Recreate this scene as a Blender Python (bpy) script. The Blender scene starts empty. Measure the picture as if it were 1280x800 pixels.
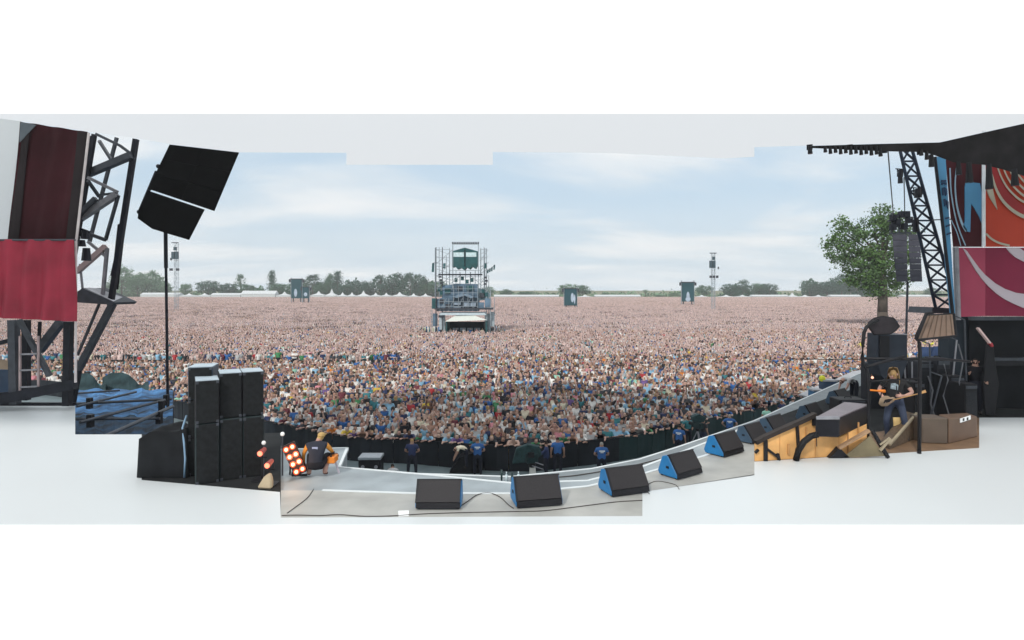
import bpy, bmesh, math, random
from math import sin, cos, pi, radians, sqrt
from mathutils import Vector, Matrix
import numpy as np

scene = bpy.context.scene
COL = scene.collection
rnd = random.Random(7)

# ------------------------------------------------------------------ camera, world, sun, exposure
F, HZ, CZ = 763.0, 362.0, 9.1          # focal length in photo pixels, horizon row, eye height above the field
STZ = 5.3                              # height of the stage deck
cam_d = bpy.data.cameras.new("camera"); cam = bpy.data.objects.new("camera", cam_d); COL.objects.link(cam)
cam.location = (0, 0, CZ); cam.rotation_euler = (radians(90), 0, 0)
cam_d.sensor_width = 36; cam_d.lens = 36 * F / 1280; cam_d.shift_y = (HZ - 400) / 1280
cam_d.clip_start = 0.05; cam_d.clip_end = 6000
scene.camera = cam
scene.view_settings.view_transform = 'Standard'; scene.view_settings.look = 'None'
scene.view_settings.exposure = 0.0; scene.view_settings.gamma = 1.0
scene.view_settings.use_curve_mapping = False
scene.cycles.use_denoising = True
scene.cycles.max_bounces = 5; scene.cycles.diffuse_bounces = 3; scene.cycles.glossy_bounces = 2
scene.cycles.transparent_max_bounces = 6; scene.cycles.volume_bounces = 2
scene.cycles.use_adaptive_sampling = True; scene.cycles.adaptive_threshold = 0.02

SUN_EL, SUN_AZ = 40.0, 208.0           # azimuth measured clockwise from +Y: behind the camera, to its left
world = bpy.data.worlds.new("World"); scene.world = world; world.use_nodes = True
wn, wl = world.node_tree.nodes, world.node_tree.links
wn.clear()
out = wn.new('ShaderNodeOutputWorld'); bg = wn.new('ShaderNodeBackground'); bg.inputs[1].default_value = 0.1
sky = wn.new('ShaderNodeTexSky'); sky.sky_type = 'NISHITA'; sky.sun_disc = False
sky.sun_elevation = radians(SUN_EL); sky.sun_rotation = radians(SUN_AZ); sky.dust_density = 2.0
tc = wn.new('ShaderNodeTexCoord'); sep = wn.new('ShaderNodeSeparateXYZ'); wl.new(tc.outputs['Generated'], sep.inputs[0])
def wmath(op, a, b=None, clamp=False):
    n = wn.new('ShaderNodeMath'); n.operation = op; n.use_clamp = clamp
    for i, v in enumerate((a, b)):
        if v is None: continue
        if isinstance(v, (int, float)): n.inputs[i].default_value = v
        else: wl.new(v, n.inputs[i])
    return n.outputs[0]
zz = wmath('ADD', wmath('MAXIMUM', sep.outputs[2], 0.0), 0.16)
comb = wn.new('ShaderNodeCombineXYZ')
wl.new(wmath('DIVIDE', sep.outputs[0], zz), comb.inputs[0]); wl.new(wmath('DIVIDE', sep.outputs[1], zz), comb.inputs[1])
mp = wn.new('ShaderNodeMapping'); mp.inputs['Scale'].default_value = (0.55, 1.0, 1); mp.inputs['Rotation'].default_value = (0, 0, 0.35)
mp.inputs['Location'].default_value = (1.7, 2.6, 0)
wl.new(comb.outputs[0], mp.inputs[0])
nz = wn.new('ShaderNodeTexNoise'); nz.inputs['Scale'].default_value = 0.85; nz.inputs['Detail'].default_value = 6
nz.inputs['Roughness'].default_value = 0.52; nz.inputs['Distortion'].default_value = 0.5
wl.new(mp.outputs[0], nz.inputs['Vector'])
cr = wn.new('ShaderNodeValToRGB'); cr.color_ramp.elements[0].position = 0.40; cr.color_ramp.elements[1].position = 0.62
cr.color_ramp.interpolation = 'EASE'
wl.new(nz.outputs[0], cr.inputs[0])
nz2 = wn.new('ShaderNodeTexNoise'); nz2.inputs['Scale'].default_value = 1.7; nz2.inputs['Detail'].default_value = 5
wl.new(mp.outputs[0], nz2.inputs['Vector'])
cloudc = wn.new('ShaderNodeValToRGB'); e = cloudc.color_ramp.elements
e[0].position = 0.3; e[0].color = (0.70, 0.79, 0.86, 1); e[1].position = 0.7; e[1].color = (0.93, 0.95, 0.96, 1)
wl.new(nz2.outputs[0], cloudc.inputs[0])
gain = wn.new('ShaderNodeVectorMath'); gain.operation = 'SCALE'; gain.inputs['Scale'].default_value = 10.0
wl.new(cloudc.outputs[0], gain.inputs[0])
# thin veil over the blue: blue gaps are the sky texture behind a milky layer of cloud
veil = wn.new('ShaderNodeMix'); veil.data_type = 'RGBA'; veil.inputs[0].default_value = 0.80
wl.new(sky.outputs[0], veil.inputs[6]); veil.inputs[7].default_value = (6.3, 7.9, 9.3, 1)
mx = wn.new('ShaderNodeMix'); mx.data_type = 'RGBA'
up = wmath('MULTIPLY', wmath('SUBTRACT', sep.outputs[2], 0.205, True), 16.0, True)     # cloud closes overhead
lo = wmath('SUBTRACT', 1.0, wmath('MULTIPLY', wmath('MAXIMUM', sep.outputs[2], 0.0), 6.5, True))   # and near the horizon
fac = wmath('MAXIMUM', wmath('MAXIMUM', cr.outputs[0], up), wmath('MULTIPLY', lo, 0.8))
wl.new(fac, mx.inputs[0]); wl.new(veil.outputs[2], mx.inputs[6]); wl.new(gain.outputs[0], mx.inputs[7])
wl.new(mx.outputs[2], bg.inputs[0]); wl.new(bg.outputs[0], out.inputs[0])

sl = bpy.data.lights.new("sun", 'SUN'); sl.energy = 2.4; sl.angle = radians(4); sl.color = (1.0, 0.96, 0.9)
so = bpy.data.objects.new("sun", sl); COL.objects.link(so)
_d = Vector((sin(radians(SUN_AZ)) * cos(radians(SUN_EL)), cos(radians(SUN_AZ)) * cos(radians(SUN_EL)), sin(radians(SUN_EL))))
so.rotation_euler = _d.to_track_quat('Z', 'Y').to_euler(); so.location = (0, -5, 30)

# ------------------------------------------------------------------ helpers
def s2l(c):
    return tuple(((v / 255) / 12.92 if v / 255 <= 0.04045 else (((v / 255) + 0.055) / 1.055) ** 2.4) for v in c)
MATS = {}
def mat(name, rgb, rough=0.7, var=0.15, scale=3.0, metal=0.0, emit=0.0, bump=0.0, coat=0.0, detail=4):
    """rgb is the surface's own colour, given in sRGB 0-255."""
    if name in MATS: return MATS[name]
    m = bpy.data.materials.new(name); m.use_nodes = True; MATS[name] = m
    n, l = m.node_tree.nodes, m.node_tree.links; b = n['Principled BSDF']
    c = s2l(rgb); b.inputs['Roughness'].default_value = rough; b.inputs['Metallic'].default_value = metal
    if max(rgb) < 75: b.inputs['Specular IOR Level'].default_value = .2
    if coat: b.inputs['Coat Weight'].default_value = coat
    t = n.new('ShaderNodeTexCoord'); z = n.new('ShaderNodeTexNoise'); z.inputs['Scale'].default_value = scale
    z.inputs['Detail'].default_value = detail; l.new(t.outputs['Object'], z.inputs['Vector'])
    r = n.new('ShaderNodeValToRGB'); r.color_ramp.elements[0].position = 0.3; r.color_ramp.elements[1].position = 0.7
    r.color_ramp.elements[0].color = (*[v * (1 - var) for v in c], 1); r.color_ramp.elements[1].color = (*[min(1, v * (1 + var)) for v in c], 1)
    l.new(z.outputs[0], r.inputs[0]); l.new(r.outputs[0], b.inputs['Base Color'])
    if bump:
        bp = n.new('ShaderNodeBump'); bp.inputs['Strength'].default_value = bump; l.new(z.outputs[0], bp.inputs['Height']); l.new(bp.outputs[0], b.inputs['Normal'])
    if emit:
        b.inputs['Emission Color'].default_value = (*c, 1); b.inputs['Emission Strength'].default_value = emit
    return m

def P(px, py, D):
    return Vector(((px - 640) / F * D, D, CZ - (py - HZ) / F * D))
def back(px, py, D, dep):
    return (P(px, py, D) - Vector((0, 0, CZ))).normalized() * dep
def G(px, py, z=0.0):
    D = (CZ - z) * F / (py - HZ)
    return Vector(((px - 640) / F * D, D, z))

def tag(o, label=None, cat=None, group=None, kind=None):
    if label: o['label'] = label
    if cat: o['category'] = cat
    if group: o['group'] = group
    if kind: o['kind'] = kind
    return o
def wloc(o):
    v = Vector((0, 0, 0))
    while o is not None: v += o.location; o = o.parent
    return v
def thing(name, loc, label, cat, group=None, rz=0.0):
    o = bpy.data.objects.new(name, None); COL.objects.link(o); o.location = loc; o.rotation_euler[2] = rz
    o.empty_display_size = 0.2
    return tag(o, label, cat, group)

class MB:
    def __init__(s): s.v = []; s.f = []; s.mi = []; s.cur = 0
    def add(s, vs, fs):
        b = len(s.v); s.v += [tuple(v) for v in vs]; s.f += [tuple(i + b for i in f) for f in fs]; s.mi += [s.cur] * len(fs); return s
    def box(s, c, d, rz=0.0, rot=None):
        c = Vector(c); x, y, z = d[0] / 2, d[1] / 2, d[2] / 2
        R = rot or Matrix.Rotation(rz, 3, 'Z')
        vs = [c + R @ Vector((i * x, j * y, k * z)) for k in (-1, 1) for (i, j) in ((-1, -1), (1, -1), (1, 1), (-1, 1))]
        return s.add(vs, [(3, 2, 1, 0), (4, 5, 6, 7), (0, 1, 5, 4), (1, 2, 6, 5), (2, 3, 7, 6), (3, 0, 4, 7)])
    def beam(s, a, b, w, h=None):
        a, b = Vector(a), Vector(b); h = h or w; d = (b - a)
        if d.length < 1e-6: return s
        q = d.to_track_quat('Y', 'Z').to_matrix()
        return s.box((a + b) / 2, (w, d.length, h), rot=q)
    def tube(s, a, b, r, r2=None, n=8, cap=True):
        a, b = Vector(a), Vector(b); r2 = r if r2 is None else r2
        if (b - a).length < 1e-6: return s
        q = (b - a).to_track_quat('Z', 'Y').to_matrix()
        vs = [a + q @ Vector((r * cos(2 * pi * i / n), r * sin(2 * pi * i / n), 0)) for i in range(n)] + \
             [b + q @ Vector((r2 * cos(2 * pi * i / n), r2 * sin(2 * pi * i / n), 0)) for i in range(n)]
        fs = [(i, (i + 1) % n, n + (i + 1) % n, n + i) for i in range(n)]
        if cap: fs += [tuple(range(n - 1, -1, -1)), tuple(range(n, 2 * n))]
        return s.add(vs, fs)
    def path(s, pts, r, n=6):
        """one continuous tube along a list of points"""
        pts = [Vector(p) for p in pts]; rings = []
        for i, p in enumerate(pts):
            d = (pts[min(i + 1, len(pts) - 1)] - pts[max(i - 1, 0)]).normalized(); q = d.to_track_quat('Z', 'Y').to_matrix()
            rings.append([p + q @ Vector((r * cos(2 * pi * k / n), r * sin(2 * pi * k / n), 0)) for k in range(n)])
        fs = []
        for i in range(len(pts) - 1):
            for k in range(n): fs.append((i * n + k, i * n + (k + 1) % n, (i + 1) * n + (k + 1) % n, (i + 1) * n + k))
        fs += [tuple(range(n - 1, -1, -1)), tuple((len(pts) - 1) * n + k for k in range(n))]
        return s.add([v for g in rings for v in g], fs)
    def prism(s, poly, off):
        """poly: ordered 3-D outline; off: vector to the other face"""
        off = Vector(off); n = len(poly); poly = [Vector(p) for p in poly]
        vs = poly + [p + off for p in poly]
        return s.add(vs, [tuple(range(n)), tuple(range(2 * n - 1, n - 1, -1))] + [(i, n + i, n + (i + 1) % n, (i + 1) % n) for i in range(n)])
    def sphere(s, c, r, nu=10, nv=6):
        c = Vector(c); r = Vector(r) if hasattr(r, '__len__') else Vector((r, r, r)); vs = []; fs = []
        vs.append(c + Vector((0, 0, r.z)))
        for j in range(1, nv):
            for i in range(nu):
                t, u = pi * j / nv, 2 * pi * i / nu
                vs.append(c + Vector((r.x * sin(t) * cos(u), r.y * sin(t) * sin(u), r.z * cos(t))))
        vs.append(c - Vector((0, 0, r.z))); L = len(vs) - 1
        for i in range(nu):
            fs.append((0, 1 + i, 1 + (i + 1) % nu)); fs.append((L, L - nu + (i + 1) % nu, L - nu + i))
        for j in range(nv - 2):
            for i in range(nu):
                a = 1 + j * nu; fs.append((a + i, a + nu + i, a + nu + (i + 1) % nu, a + (i + 1) % nu))
        return s.add(vs, fs)
    def mesh(s, name, mats, smooth=False, base=None, bevel=0.0):
        me = bpy.data.meshes.new(name)
        vs = s.v if base is None else [tuple(Vector(v) - base) for v in s.v]
        me.from_pydata(vs, [], s.f); mats = mats if isinstance(mats, (list, tuple)) else [mats]
        for m in mats: me.materials.append(m)
        if len(mats) > 1: me.polygons.foreach_set('material_index', s.mi)
        bm = bmesh.new(); bm.from_mesh(me); bmesh.ops.recalc_face_normals(bm, faces=bm.faces)
        if bevel: bmesh.ops.bevel(bm, geom=list(bm.edges), offset=bevel, segments=1, affect='EDGES', clamp_overlap=True)
        bm.to_mesh(me); bm.free()
        if smooth: me.polygons.foreach_set('use_smooth', [True] * len(me.polygons))
        me.update(); return me
    def build(s, name, mats, parent=None, smooth=False, local=False, base=None, bevel=0.0):
        """coordinates are world ones unless local=True"""
        if base is None: base = Vector((0, 0, 0)) if (local or parent is None) else wloc(parent)
        o = bpy.data.objects.new(name, s.mesh(name, mats, smooth, base, bevel)); COL.objects.link(o)
        if parent is not None: o.parent = parent
        else: o.location = base
        return o

def copy_tree(o, loc=None, rz=None, label=None, parent=None, group=None):
    c = o.copy(); COL.objects.link(c)
    if parent is not None: c.parent = parent
    if loc is not None: c.location = loc
    if rz is not None: c.rotation_euler[2] = rz
    if label: c['label'] = label
    if group: c['group'] = group
    for ch in list(o.children): copy_tree(ch, parent=c)
    return c

# ------------------------------------------------------------------ materials
def m_(*a, **k): return mat(*a, **k)
BLACK = m_('black_paint', (30, 30, 34), 0.5)
CASE = m_('black_cabinet', (32, 32, 36), 0.55, 0.2, 5)
CASEB = m_('blue_grey_cabinet', (58, 72, 86), 0.5, 0.2, 3)
CABTOP = m_('pale_cabinet_lid', (168, 182, 192), 0.6, 0.12, 3)
GRILLE = m_('black_grille', (46, 44, 46), 0.6, 0.2, 60)
BLUE = m_('blue_cabinet_paint', (20, 104, 158), 0.45, 0.12, 4)
STEEL = m_('dark_steel', (64, 68, 76), 0.45, 0.25, 4, metal=0.3)
STEEL2 = m_('black_steel', (34, 36, 44), 0.45, 0.25, 4, metal=0.2)
GALV = m_('galvanised_steel', (140, 140, 146), 0.5, 0.2, 4, metal=0.3)
ALU = m_('aluminium', (170, 176, 182), 0.4, 0.12, 6, metal=0.6)
RUBBER = m_('black_rubber', (24, 24, 26), 0.6)

# ------------------------------------------------------------------ ground and stage decks (the setting)
def ground():
    mb = MB(); mb.add([(-4000, -500, 0), (4000, -500, 0), (4000, 5000, 0), (-4000, 5000, 0)], [(0, 1, 2, 3)])
    g = mb.build('ground', m_('trodden_grass', (112, 112, 84), 0.9, 0.3, 0.15, detail=8)); tag(g, 'trodden grass field reaching to the horizon', kind='structure')
ground()

def deck(name, pix, z, m, label, z0=0.0, grain=None):
    pts = [G(x, y, z) for x, y in pix]
    o = MB().prism(pts, (0, 0, z0 - z)).build(name, m, base=Vector((pts[0].x, pts[0].y, z0)))
    return tag(o, label, kind='structure')
def strip(pix, z, w, h, m, parent, name='edge_strip'):
    pts = [G(x, y, z) for x, y in pix]; mb = MB()
    nrm = []
    for i in range(len(pts)):
        d = pts[min(i + 1, len(pts) - 1)] - pts[max(i - 1, 0)]; n = Vector((-d.y, d.x, 0)).normalized(); nrm.append(n)
    vs = []
    for p, n in zip(pts, nrm):
        vs += [p - n * w / 2 + Vector((0, 0, -0.05)), p + n * w / 2 + Vector((0, 0, -0.05)), p + n * w / 2 + Vector((0, 0, h)), p - n * w / 2 + Vector((0, 0, h))]
    fs = []
    for i in range(len(pts) - 1):
        for k in range(4): fs.append((i * 4 + k, i * 4 + (k + 1) % 4, i * 4 + 4 + (k + 1) % 4, i * 4 + 4 + k))
    k = (len(pts) - 1) * 4; fs += [(3, 2, 1, 0), (k, k + 1, k + 2, k + 3)]
    return mb.add(vs, fs).build(name, m, parent)

DKGREY = m_('grey_stage_paint', (158, 158, 154), 0.55, 0.16, 1.6, detail=10)
DKBLUE = m_('blue_grey_stage_paint', (140, 149, 154), 0.5, 0.2, 1.3, detail=10)
WHITEFL = m_('white_surround_paint', (200, 205, 207), 0.45, 0.012, 0.5)
WHITEFL2 = m_('bright_white_surround_sheet', (250, 250, 250), 0.5, 0.0, 1)
EDGE = m_('white_edge_paint', (206, 212, 214), 0.5, 0.05)
LEDGE = m_('ledge_grey', (116, 124, 128), 0.55, 0.15, 2)
BROWNFL = m_('warm_brown_boards', (112, 88, 66), 0.6, 0.2, 2.5, detail=10)
DARKFL = m_('dark_stage_boards', (34, 36, 38), 0.9, 0.3, 2, detail=8)

L1 = [(403, 613), (520, 617), (640, 617), (735, 608), (805, 592), (880, 570), (943, 545)]
L2 = [(424, 584), (540, 594), (640, 604), (735, 601), (805, 583), (850, 566), (943, 530)]
L3 = [(480, 591), (640, 596), (740, 586), (800, 574), (850, 558), (943, 526), (1030, 487), (1085, 462)]
fl = deck('stage_floor', [(351, 613)] + L1 + [(943, 594), (803, 615), (803, 645), (351, 647)], STZ, DKGREY, 'pale grey painted stage floor under the wedge monitors')
strip(L1, STZ, 0.07, 0.012, EDGE, fl)
th = deck('stage_thrust', [(351, 562), (434, 560)] + L2 + L1[::-1] + [(351, 613)], STZ - 0.06, DKBLUE, 'blue grey lower step along the stage front')
strip([(434, 560)] + L2, STZ - 0.06, 0.07, 0.012, EDGE, th); strip([(351, 562), (434, 560)], STZ - 0.06, 0.07, 0.012, EDGE, th)
ld = deck('stage_ledge', L3 + [(1085, 478), (943, 536), (850, 571), (740, 604), (640, 607), (480, 596)], STZ - 0.35, LEDGE, 'narrow grey ledge curving along the front of the stage')
strip(L3, STZ - 0.35, 0.06, 0.012, EDGE, ld)
deck('white_surround_floor', [(-500, 507), (94, 507), (94, 543), (177, 543), (177, 600), (350, 615), (351, 647), (803, 645), (803, 615), (943, 593), (943, 577), (1224, 560), (1224, 522), (1800, 522), (1800, 656), (-500, 656)], STZ, WHITEFL, 'plain white floor standing in for the pale wall below, stepped edge')  # floor laid in place of the pale wall, edge following its outline
deck('white_surround_floor', [(-500, 656), (1800, 656), (4000, 1100), (-3000, 1100)], STZ, WHITEFL2, 'brightest strip of the stand-in white floor, nearest the camera')
deck('dark_floor', [(177, 543), (351, 541), (351, 613), (350, 615), (177, 600)], STZ, DARKFL, 'black side deck under the speaker cabinets')
deck('dark_floor', [(943, 545), (943, 531), (1085, 479), (1700, 479), (1700, 522), (943, 560)], STZ - .001, DARKFL, 'boards at the back of the right wing, roof shade put into their colour')  # boards darkened: shade of the wing roof put into the colour
deck('brown_floor', [(943, 561), (1224, 522), (1224, 560), (943, 577)], STZ, BROWNFL, 'warm brown boards of the wing beside the guitarist')

# added canopy standing in for the pale wall above, edge cut to its outline
def canopy(pix, z, name, label, tr, sp):
    m = bpy.data.materials.new(name + '_fabric'); m.use_nodes = True; n, l = m.node_tree.nodes, m.node_tree.links; n.remove(n['Principled BSDF'])
    a, b, mx_ = n.new('ShaderNodeBsdfTranslucent'), n.new('ShaderNodeBsdfDiffuse'), n.new('ShaderNodeMixShader'); a.inputs[0].default_value = (*tr, 1); b.inputs[0].default_value = (.9, .9, .9, 1); mx_.inputs[0].default_value = sp
    l.new(a.outputs[0], mx_.inputs[1]); l.new(b.outputs[0], mx_.inputs[2]); l.new(mx_.outputs[0], n['Material Output'].inputs[0])
    pts = [G(x, y, z) for x, y in pix]; o = MB().add(pts, [tuple(range(len(pts)))]).build('added_canopy', m, base=Vector((0, 10, z))); return tag(o, label, kind='structure')
canopy([(-300, 120), (25, 151.5), (110, 164.5), (172, 173), (212, 180), (299, 190.5), (433, 191), (433, 206), (616, 206), (616, 190), (757, 191), (905, 198), (943, 196), (943, 184), (1008, 182), (1175, 177.5), (1280, 154), (1500, 105), (1800, 105), (1800, 141), (1280, 142), (-700, 142), (-700, 120)][1:17] + [(1335, 142), (-60, 142)], 16.0, 'added_white_sheet', 'added white sheet overhead standing in for the pale surrounding wall, stepped front edge', (.71, .72, .74), .2)
canopy([(-60, 142), (1335, 142), (3800, -500), (-2520, -500)], 16.0, 'added_bright_sheet', 'brighter rear part of the added white sheet overhead', (.98, .98, .98), .1)

# barrier line in photo pixels of its top edge -> distance
BH = 1.25
BAR = [(-150, 470), (60, 476), (180, 492), (330, 526), (400, 541), (450, 548), (515, 550), (600, 557), (660, 559), (760, 549), (800, 543), (850, 531), (912, 519), (960, 509), (1000, 496), (1030, 482), (1060, 467), (1100, 452), (1200, 440), (1400, 430)]
BARP = [G(x, y, BH) for x, y in BAR]
def bar_at(ratio):
    """distance of the barrier for a direction x/y"""
    px = 640 + ratio * F
    for (a, pa), (b, pb) in zip(zip(BAR, BARP), list(zip(BAR, BARP))[1:]):
        if a[0] <= px <= b[0]:
            t = (px - a[0]) / (b[0] - a[0]); return pa.y + (pb.y - pa.y) * t
    return BARP[0].y if px < BAR[0][0] else BARP[-1].y
pit = [Vector((p.x, p.y + 0.4, 0)) for p in BARP]
pf = MB().prism([Vector((-60, -3, 0.004)), Vector((70, -3, 0.004))] + [Vector((p.x, p.y, 0.004)) for p in pit[::-1]], (0, 0, -0.003)).build('pit_floor', m_('pit_track_plates', (112, 126, 130), 0.5, 0.2, 1.5, detail=8))
tag(pf, 'grey blue plated floor of the security pit', kind='structure')

# crowd barrier: panels with rails, each panel a part
PANEL = m_('black_barrier_sheet', (34, 38, 44), 0.6, 0.35, 0.7, detail=6)
PANEL2 = m_('green_black_barrier_sheet', (38, 58, 60), 0.6, 0.3, 0.7, detail=6)
def barrier(pts, name, label, step, h, m, m2=None):
    base = Vector((pts[len(pts) // 2].x, pts[len(pts) // 2].y, 0)); t = thing(name, base, label, 'barrier')
    Ls = [0]
    for a, b in zip(pts, pts[1:]): Ls.append(Ls[-1] + (Vector((b.x, b.y, 0)) - Vector((a.x, a.y, 0))).length)
    def at(s):
        for i in range(len(pts) - 1):
            if s <= Ls[i + 1] or i == len(pts) - 2:
                u = (s - Ls[i]) / max(1e-6, Ls[i + 1] - Ls[i]); p = pts[i].lerp(pts[i + 1], u); return Vector((p.x, p.y, 0))
    n = int(Ls[-1] / step); r = random.Random(3)
    for i in range(n):
        a, b = at(i * step), at((i + 1) * step - 0.03); d = (b - a).normalized(); nn = Vector((d.y, -d.x, 0))
        if nn.y > 0: nn = -nn
        lean = r.uniform(-0.015, 0.02); hh = h + r.uniform(-0.012, 0.012)
        mb = MB(); vs = []
        for k in range(5):
            u = k / 4; w = a.lerp(b, u) + nn * (0.02 * sin(k * 2.1 + i))
            vs += [w, w + Vector((0, 0, hh)) + nn * lean]
        fs = [(2 * k, 2 * k + 2, 2 * k + 3, 2 * k + 1) for k in range(4)]
        back = [v - nn * 0.03 for v in map(Vector, vs)]; m0 = len(vs)
        fs += [tuple(m0 + q for q in f[::-1]) for f in fs[:4]] + [(2 * k + 1, 2 * k + 3, m0 + 2 * k + 3, m0 + 2 * k + 1) for k in range(4)] + [(0, 1, m0 + 1, m0), (8, m0 + 8, m0 + 9, 9)]
        mb.add(vs + back, fs); mb.build('panel', m2 if (m2 and a.x > 5) else m, t)
    mb = MB(); mb.path([at(Ls[-1] * k / 80) + Vector((0, 0.02, h + 0.03)) for k in range(81)], 0.03, 6); mb.build('top_rail', STEEL2, t)
    return t
barrier(BARP, 'crowd_barrier', 'black sheeted barrier curving along the pit in front of the crowd', 1.25, BH, PANEL, PANEL2)
FENCE = [Vector((-62, 69.2, 0)), Vector((-40, 68.6, 0)), Vector((-25, 68.4, 0)), Vector((-12.6, 68.4, 0))]
barrier(FENCE, 'inner_fence', 'low dark fence behind the left half of the front pen', 2.6, 1.15, PANEL)

# ------------------------------------------------------------------ people
JN = ['pelvis', 'belly', 'chest', 'neck', 'head', 'crown', 'shl', 'ell', 'wrl', 'hal', 'shr', 'elr', 'wrr', 'har', 'hil', 'knl', 'anl', 'tol', 'hir', 'knr', 'anr', 'tor']
BASEJ = dict(pelvis=(0, 0, .95), belly=(0, 0, 1.12), chest=(0, 0, 1.32), neck=(0, 0, 1.48), head=(0, -.015, 1.60), crown=(0, -.005, 1.71),
             shl=(.19, 0, 1.40), ell=(.25, .03, 1.13), wrl=(.26, -.05, .90), hal=(.25, -.07, .80),
             shr=(-.19, 0, 1.40), elr=(-.25, .03, 1.13), wrr=(-.26, -.05, .90), har=(-.25, -.07, .80),
             hil=(.10, 0, .88), knl=(.12, -.02, .49), anl=(.12, .02, .09), tol=(.13, -.14, .04),
             hir=(-.10, 0, .88), knr=(-.12, -.02, .49), anr=(-.12, .02, .09), tor=(-.13, -.14, .04))
RAD = dict(pelvis=(.15, .11), belly=(.135, .10), chest=(.165, .115), neck=(.055, .055), head=(.088, .10), crown=(.06, .07),
           sh=(.068, .068), el=(.045, .045), wr=(.03, .03), ha=(.04, .022), hi=(.105, .10), kn=(.075, .075), an=(.055, .055), to=(.045, .03))
EDG = [('pelvis', 'belly'), ('belly', 'chest'), ('chest', 'neck'), ('neck', 'head'), ('head', 'crown'), ('chest', 'shl'), ('shl', 'ell'), ('ell', 'wrl'), ('wrl', 'hal'),
       ('chest', 'shr'), ('shr', 'elr'), ('elr', 'wrr'), ('wrr', 'har'), ('pelvis', 'hil'), ('hil', 'knl'), ('knl', 'anl'), ('anl', 'tol'), ('pelvis', 'hir'), ('hir', 'knr'), ('knr', 'anr'), ('anr', 'tor')]
# slots: 0 skin 1 top 2 trousers 3 hair 4 shoes 5 sleeves
def slot_of(edge, u, long_sleeve, shirtless, shorts):
    a, b = edge
    if b in ('belly',): return 2 if u < .35 else (0 if shirtless else 1)
    if b in ('chest', 'shl', 'shr'): return 0 if shirtless else 1
    if b == 'neck': return (0 if shirtless else 1) if u < .75 else 0
    if b == 'head': return 0
    if b == 'crown': return 6
    if b in ('ell', 'elr'): return 0 if shirtless else (5 if (long_sleeve or u < .6) else 0)
    if b in ('wrl', 'wrr'): return 5 if long_sleeve else 0
    if b in ('hal', 'har'): return 0
    if b in ('hil', 'hir'): return 2
    if b in ('knl', 'knr'): return 2
    if b in ('anl', 'anr'): return 0 if shorts else 2
    return 4
def person_mesh(name, pose=None, sub=0, long_sleeve=False, shirtless=False, shorts=False, fingers=False, fat=1.0, longhair=False):
    J = dict(BASEJ)
    if pose: J.update(pose)
    J = {k: Vector(v) for k, v in J.items()}
    names = list(JN); verts = [J[n] for n in names]; edges = [(names.index(a), names.index(b)) for a, b in EDG]; labs = list(EDG)
    rad = []
    for n in names:
        r = RAD.get(n) or RAD[n[:2]]; k = fat if n in ('pelvis', 'belly', 'chest') else 1.0; rad.append((r[0] * k, r[1] * k))
    if fingers:
        for sd in 'lr':
            w, h = J['wr' + sd], J['ha' + sd]; d = (h - w).normalized(); side = d.cross(Vector((0, -1, .3))).normalized(); dn = side.cross(d).normalized(); hi = names.index('ha' + sd)
            for k, (off, ln) in enumerate(((-.03, .06), (-.01, .075), (.01, .07), (.03, .055), (.045, .04))):
                a = h + d * (.02 if k < 4 else -.03) + side * off; b = a + d * ln * .6 + side * (0 if k < 4 else .02); c = b + d * ln * .45 + dn * .02 * (1 + k * .2)
                i0 = len(verts); verts += [a, b, c]; rad += [(.010, .010), (.009, .009), (.007, .007)]; edges += [(hi, i0), (i0, i0 + 1), (i0 + 1, i0 + 2)]; labs += [('wr' + sd, 'ha' + sd)] * 3
    me = bpy.data.meshes.new('sk'); me.from_pydata([tuple(v) for v in verts], edges, [])
    ob = bpy.data.objects.new('sk', me); COL.objects.link(ob)
    md = ob.modifiers.new('skin', 'SKIN'); md.use_smooth_shade = True
    if not me.skin_vertices: return None
    sv = me.skin_vertices[0].data
    for i, r in enumerate(rad): sv[i].radius = r; sv[i].use_root = (i == 0)
    if sub: s = ob.modifiers.new('sub', 'SUBSURF'); s.levels = sub; s.render_levels = sub
    bpy.context.view_layer.update()
    dg = bpy.context.evaluated_depsgraph_get()
    nm = bpy.data.meshes.new_from_object(ob.evaluated_get(dg)); nm.name = name
    bpy.data.objects.remove(ob); bpy.data.meshes.remove(me)
    hc = J['head']; up = (J['crown'] - J['neck']).normalized(); fwd = Vector((0, -1, 0)); fwd = (fwd - up * fwd.dot(up)).normalized()
    if 'fwd' in (pose or {}): fwd = Vector(pose['fwd']).normalized()
    nm.materials.clear()
    for p in nm.polygons:
        c = p.center; best = None
        for (i, j), lab in zip(edges, labs):
            a, b = verts[i], verts[j]; ab = b - a; u = max(0, min(1, (c - a).dot(ab) / max(1e-9, ab.length_squared)))
            d = (c - (a + ab * u)).length - (rad[i][0] * (1 - u) + rad[j][0] * u) * .9
            if best is None or d < best[0]: best = (d, lab, u)
        s = slot_of(best[1], best[2], long_sleeve, shirtless, shorts)
        if best[1][1] in ('crown', 'head') or s == 6:
            r = c - hc; uu = r.dot(up); ff = r.dot(fwd)
            s = 3 if (uu > .075 or (ff < .06 and uu > -.03) or (longhair and ff < .02 and uu > -.2)) else 0
        p.material_index = s; p.use_smooth = True
    return nm

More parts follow.
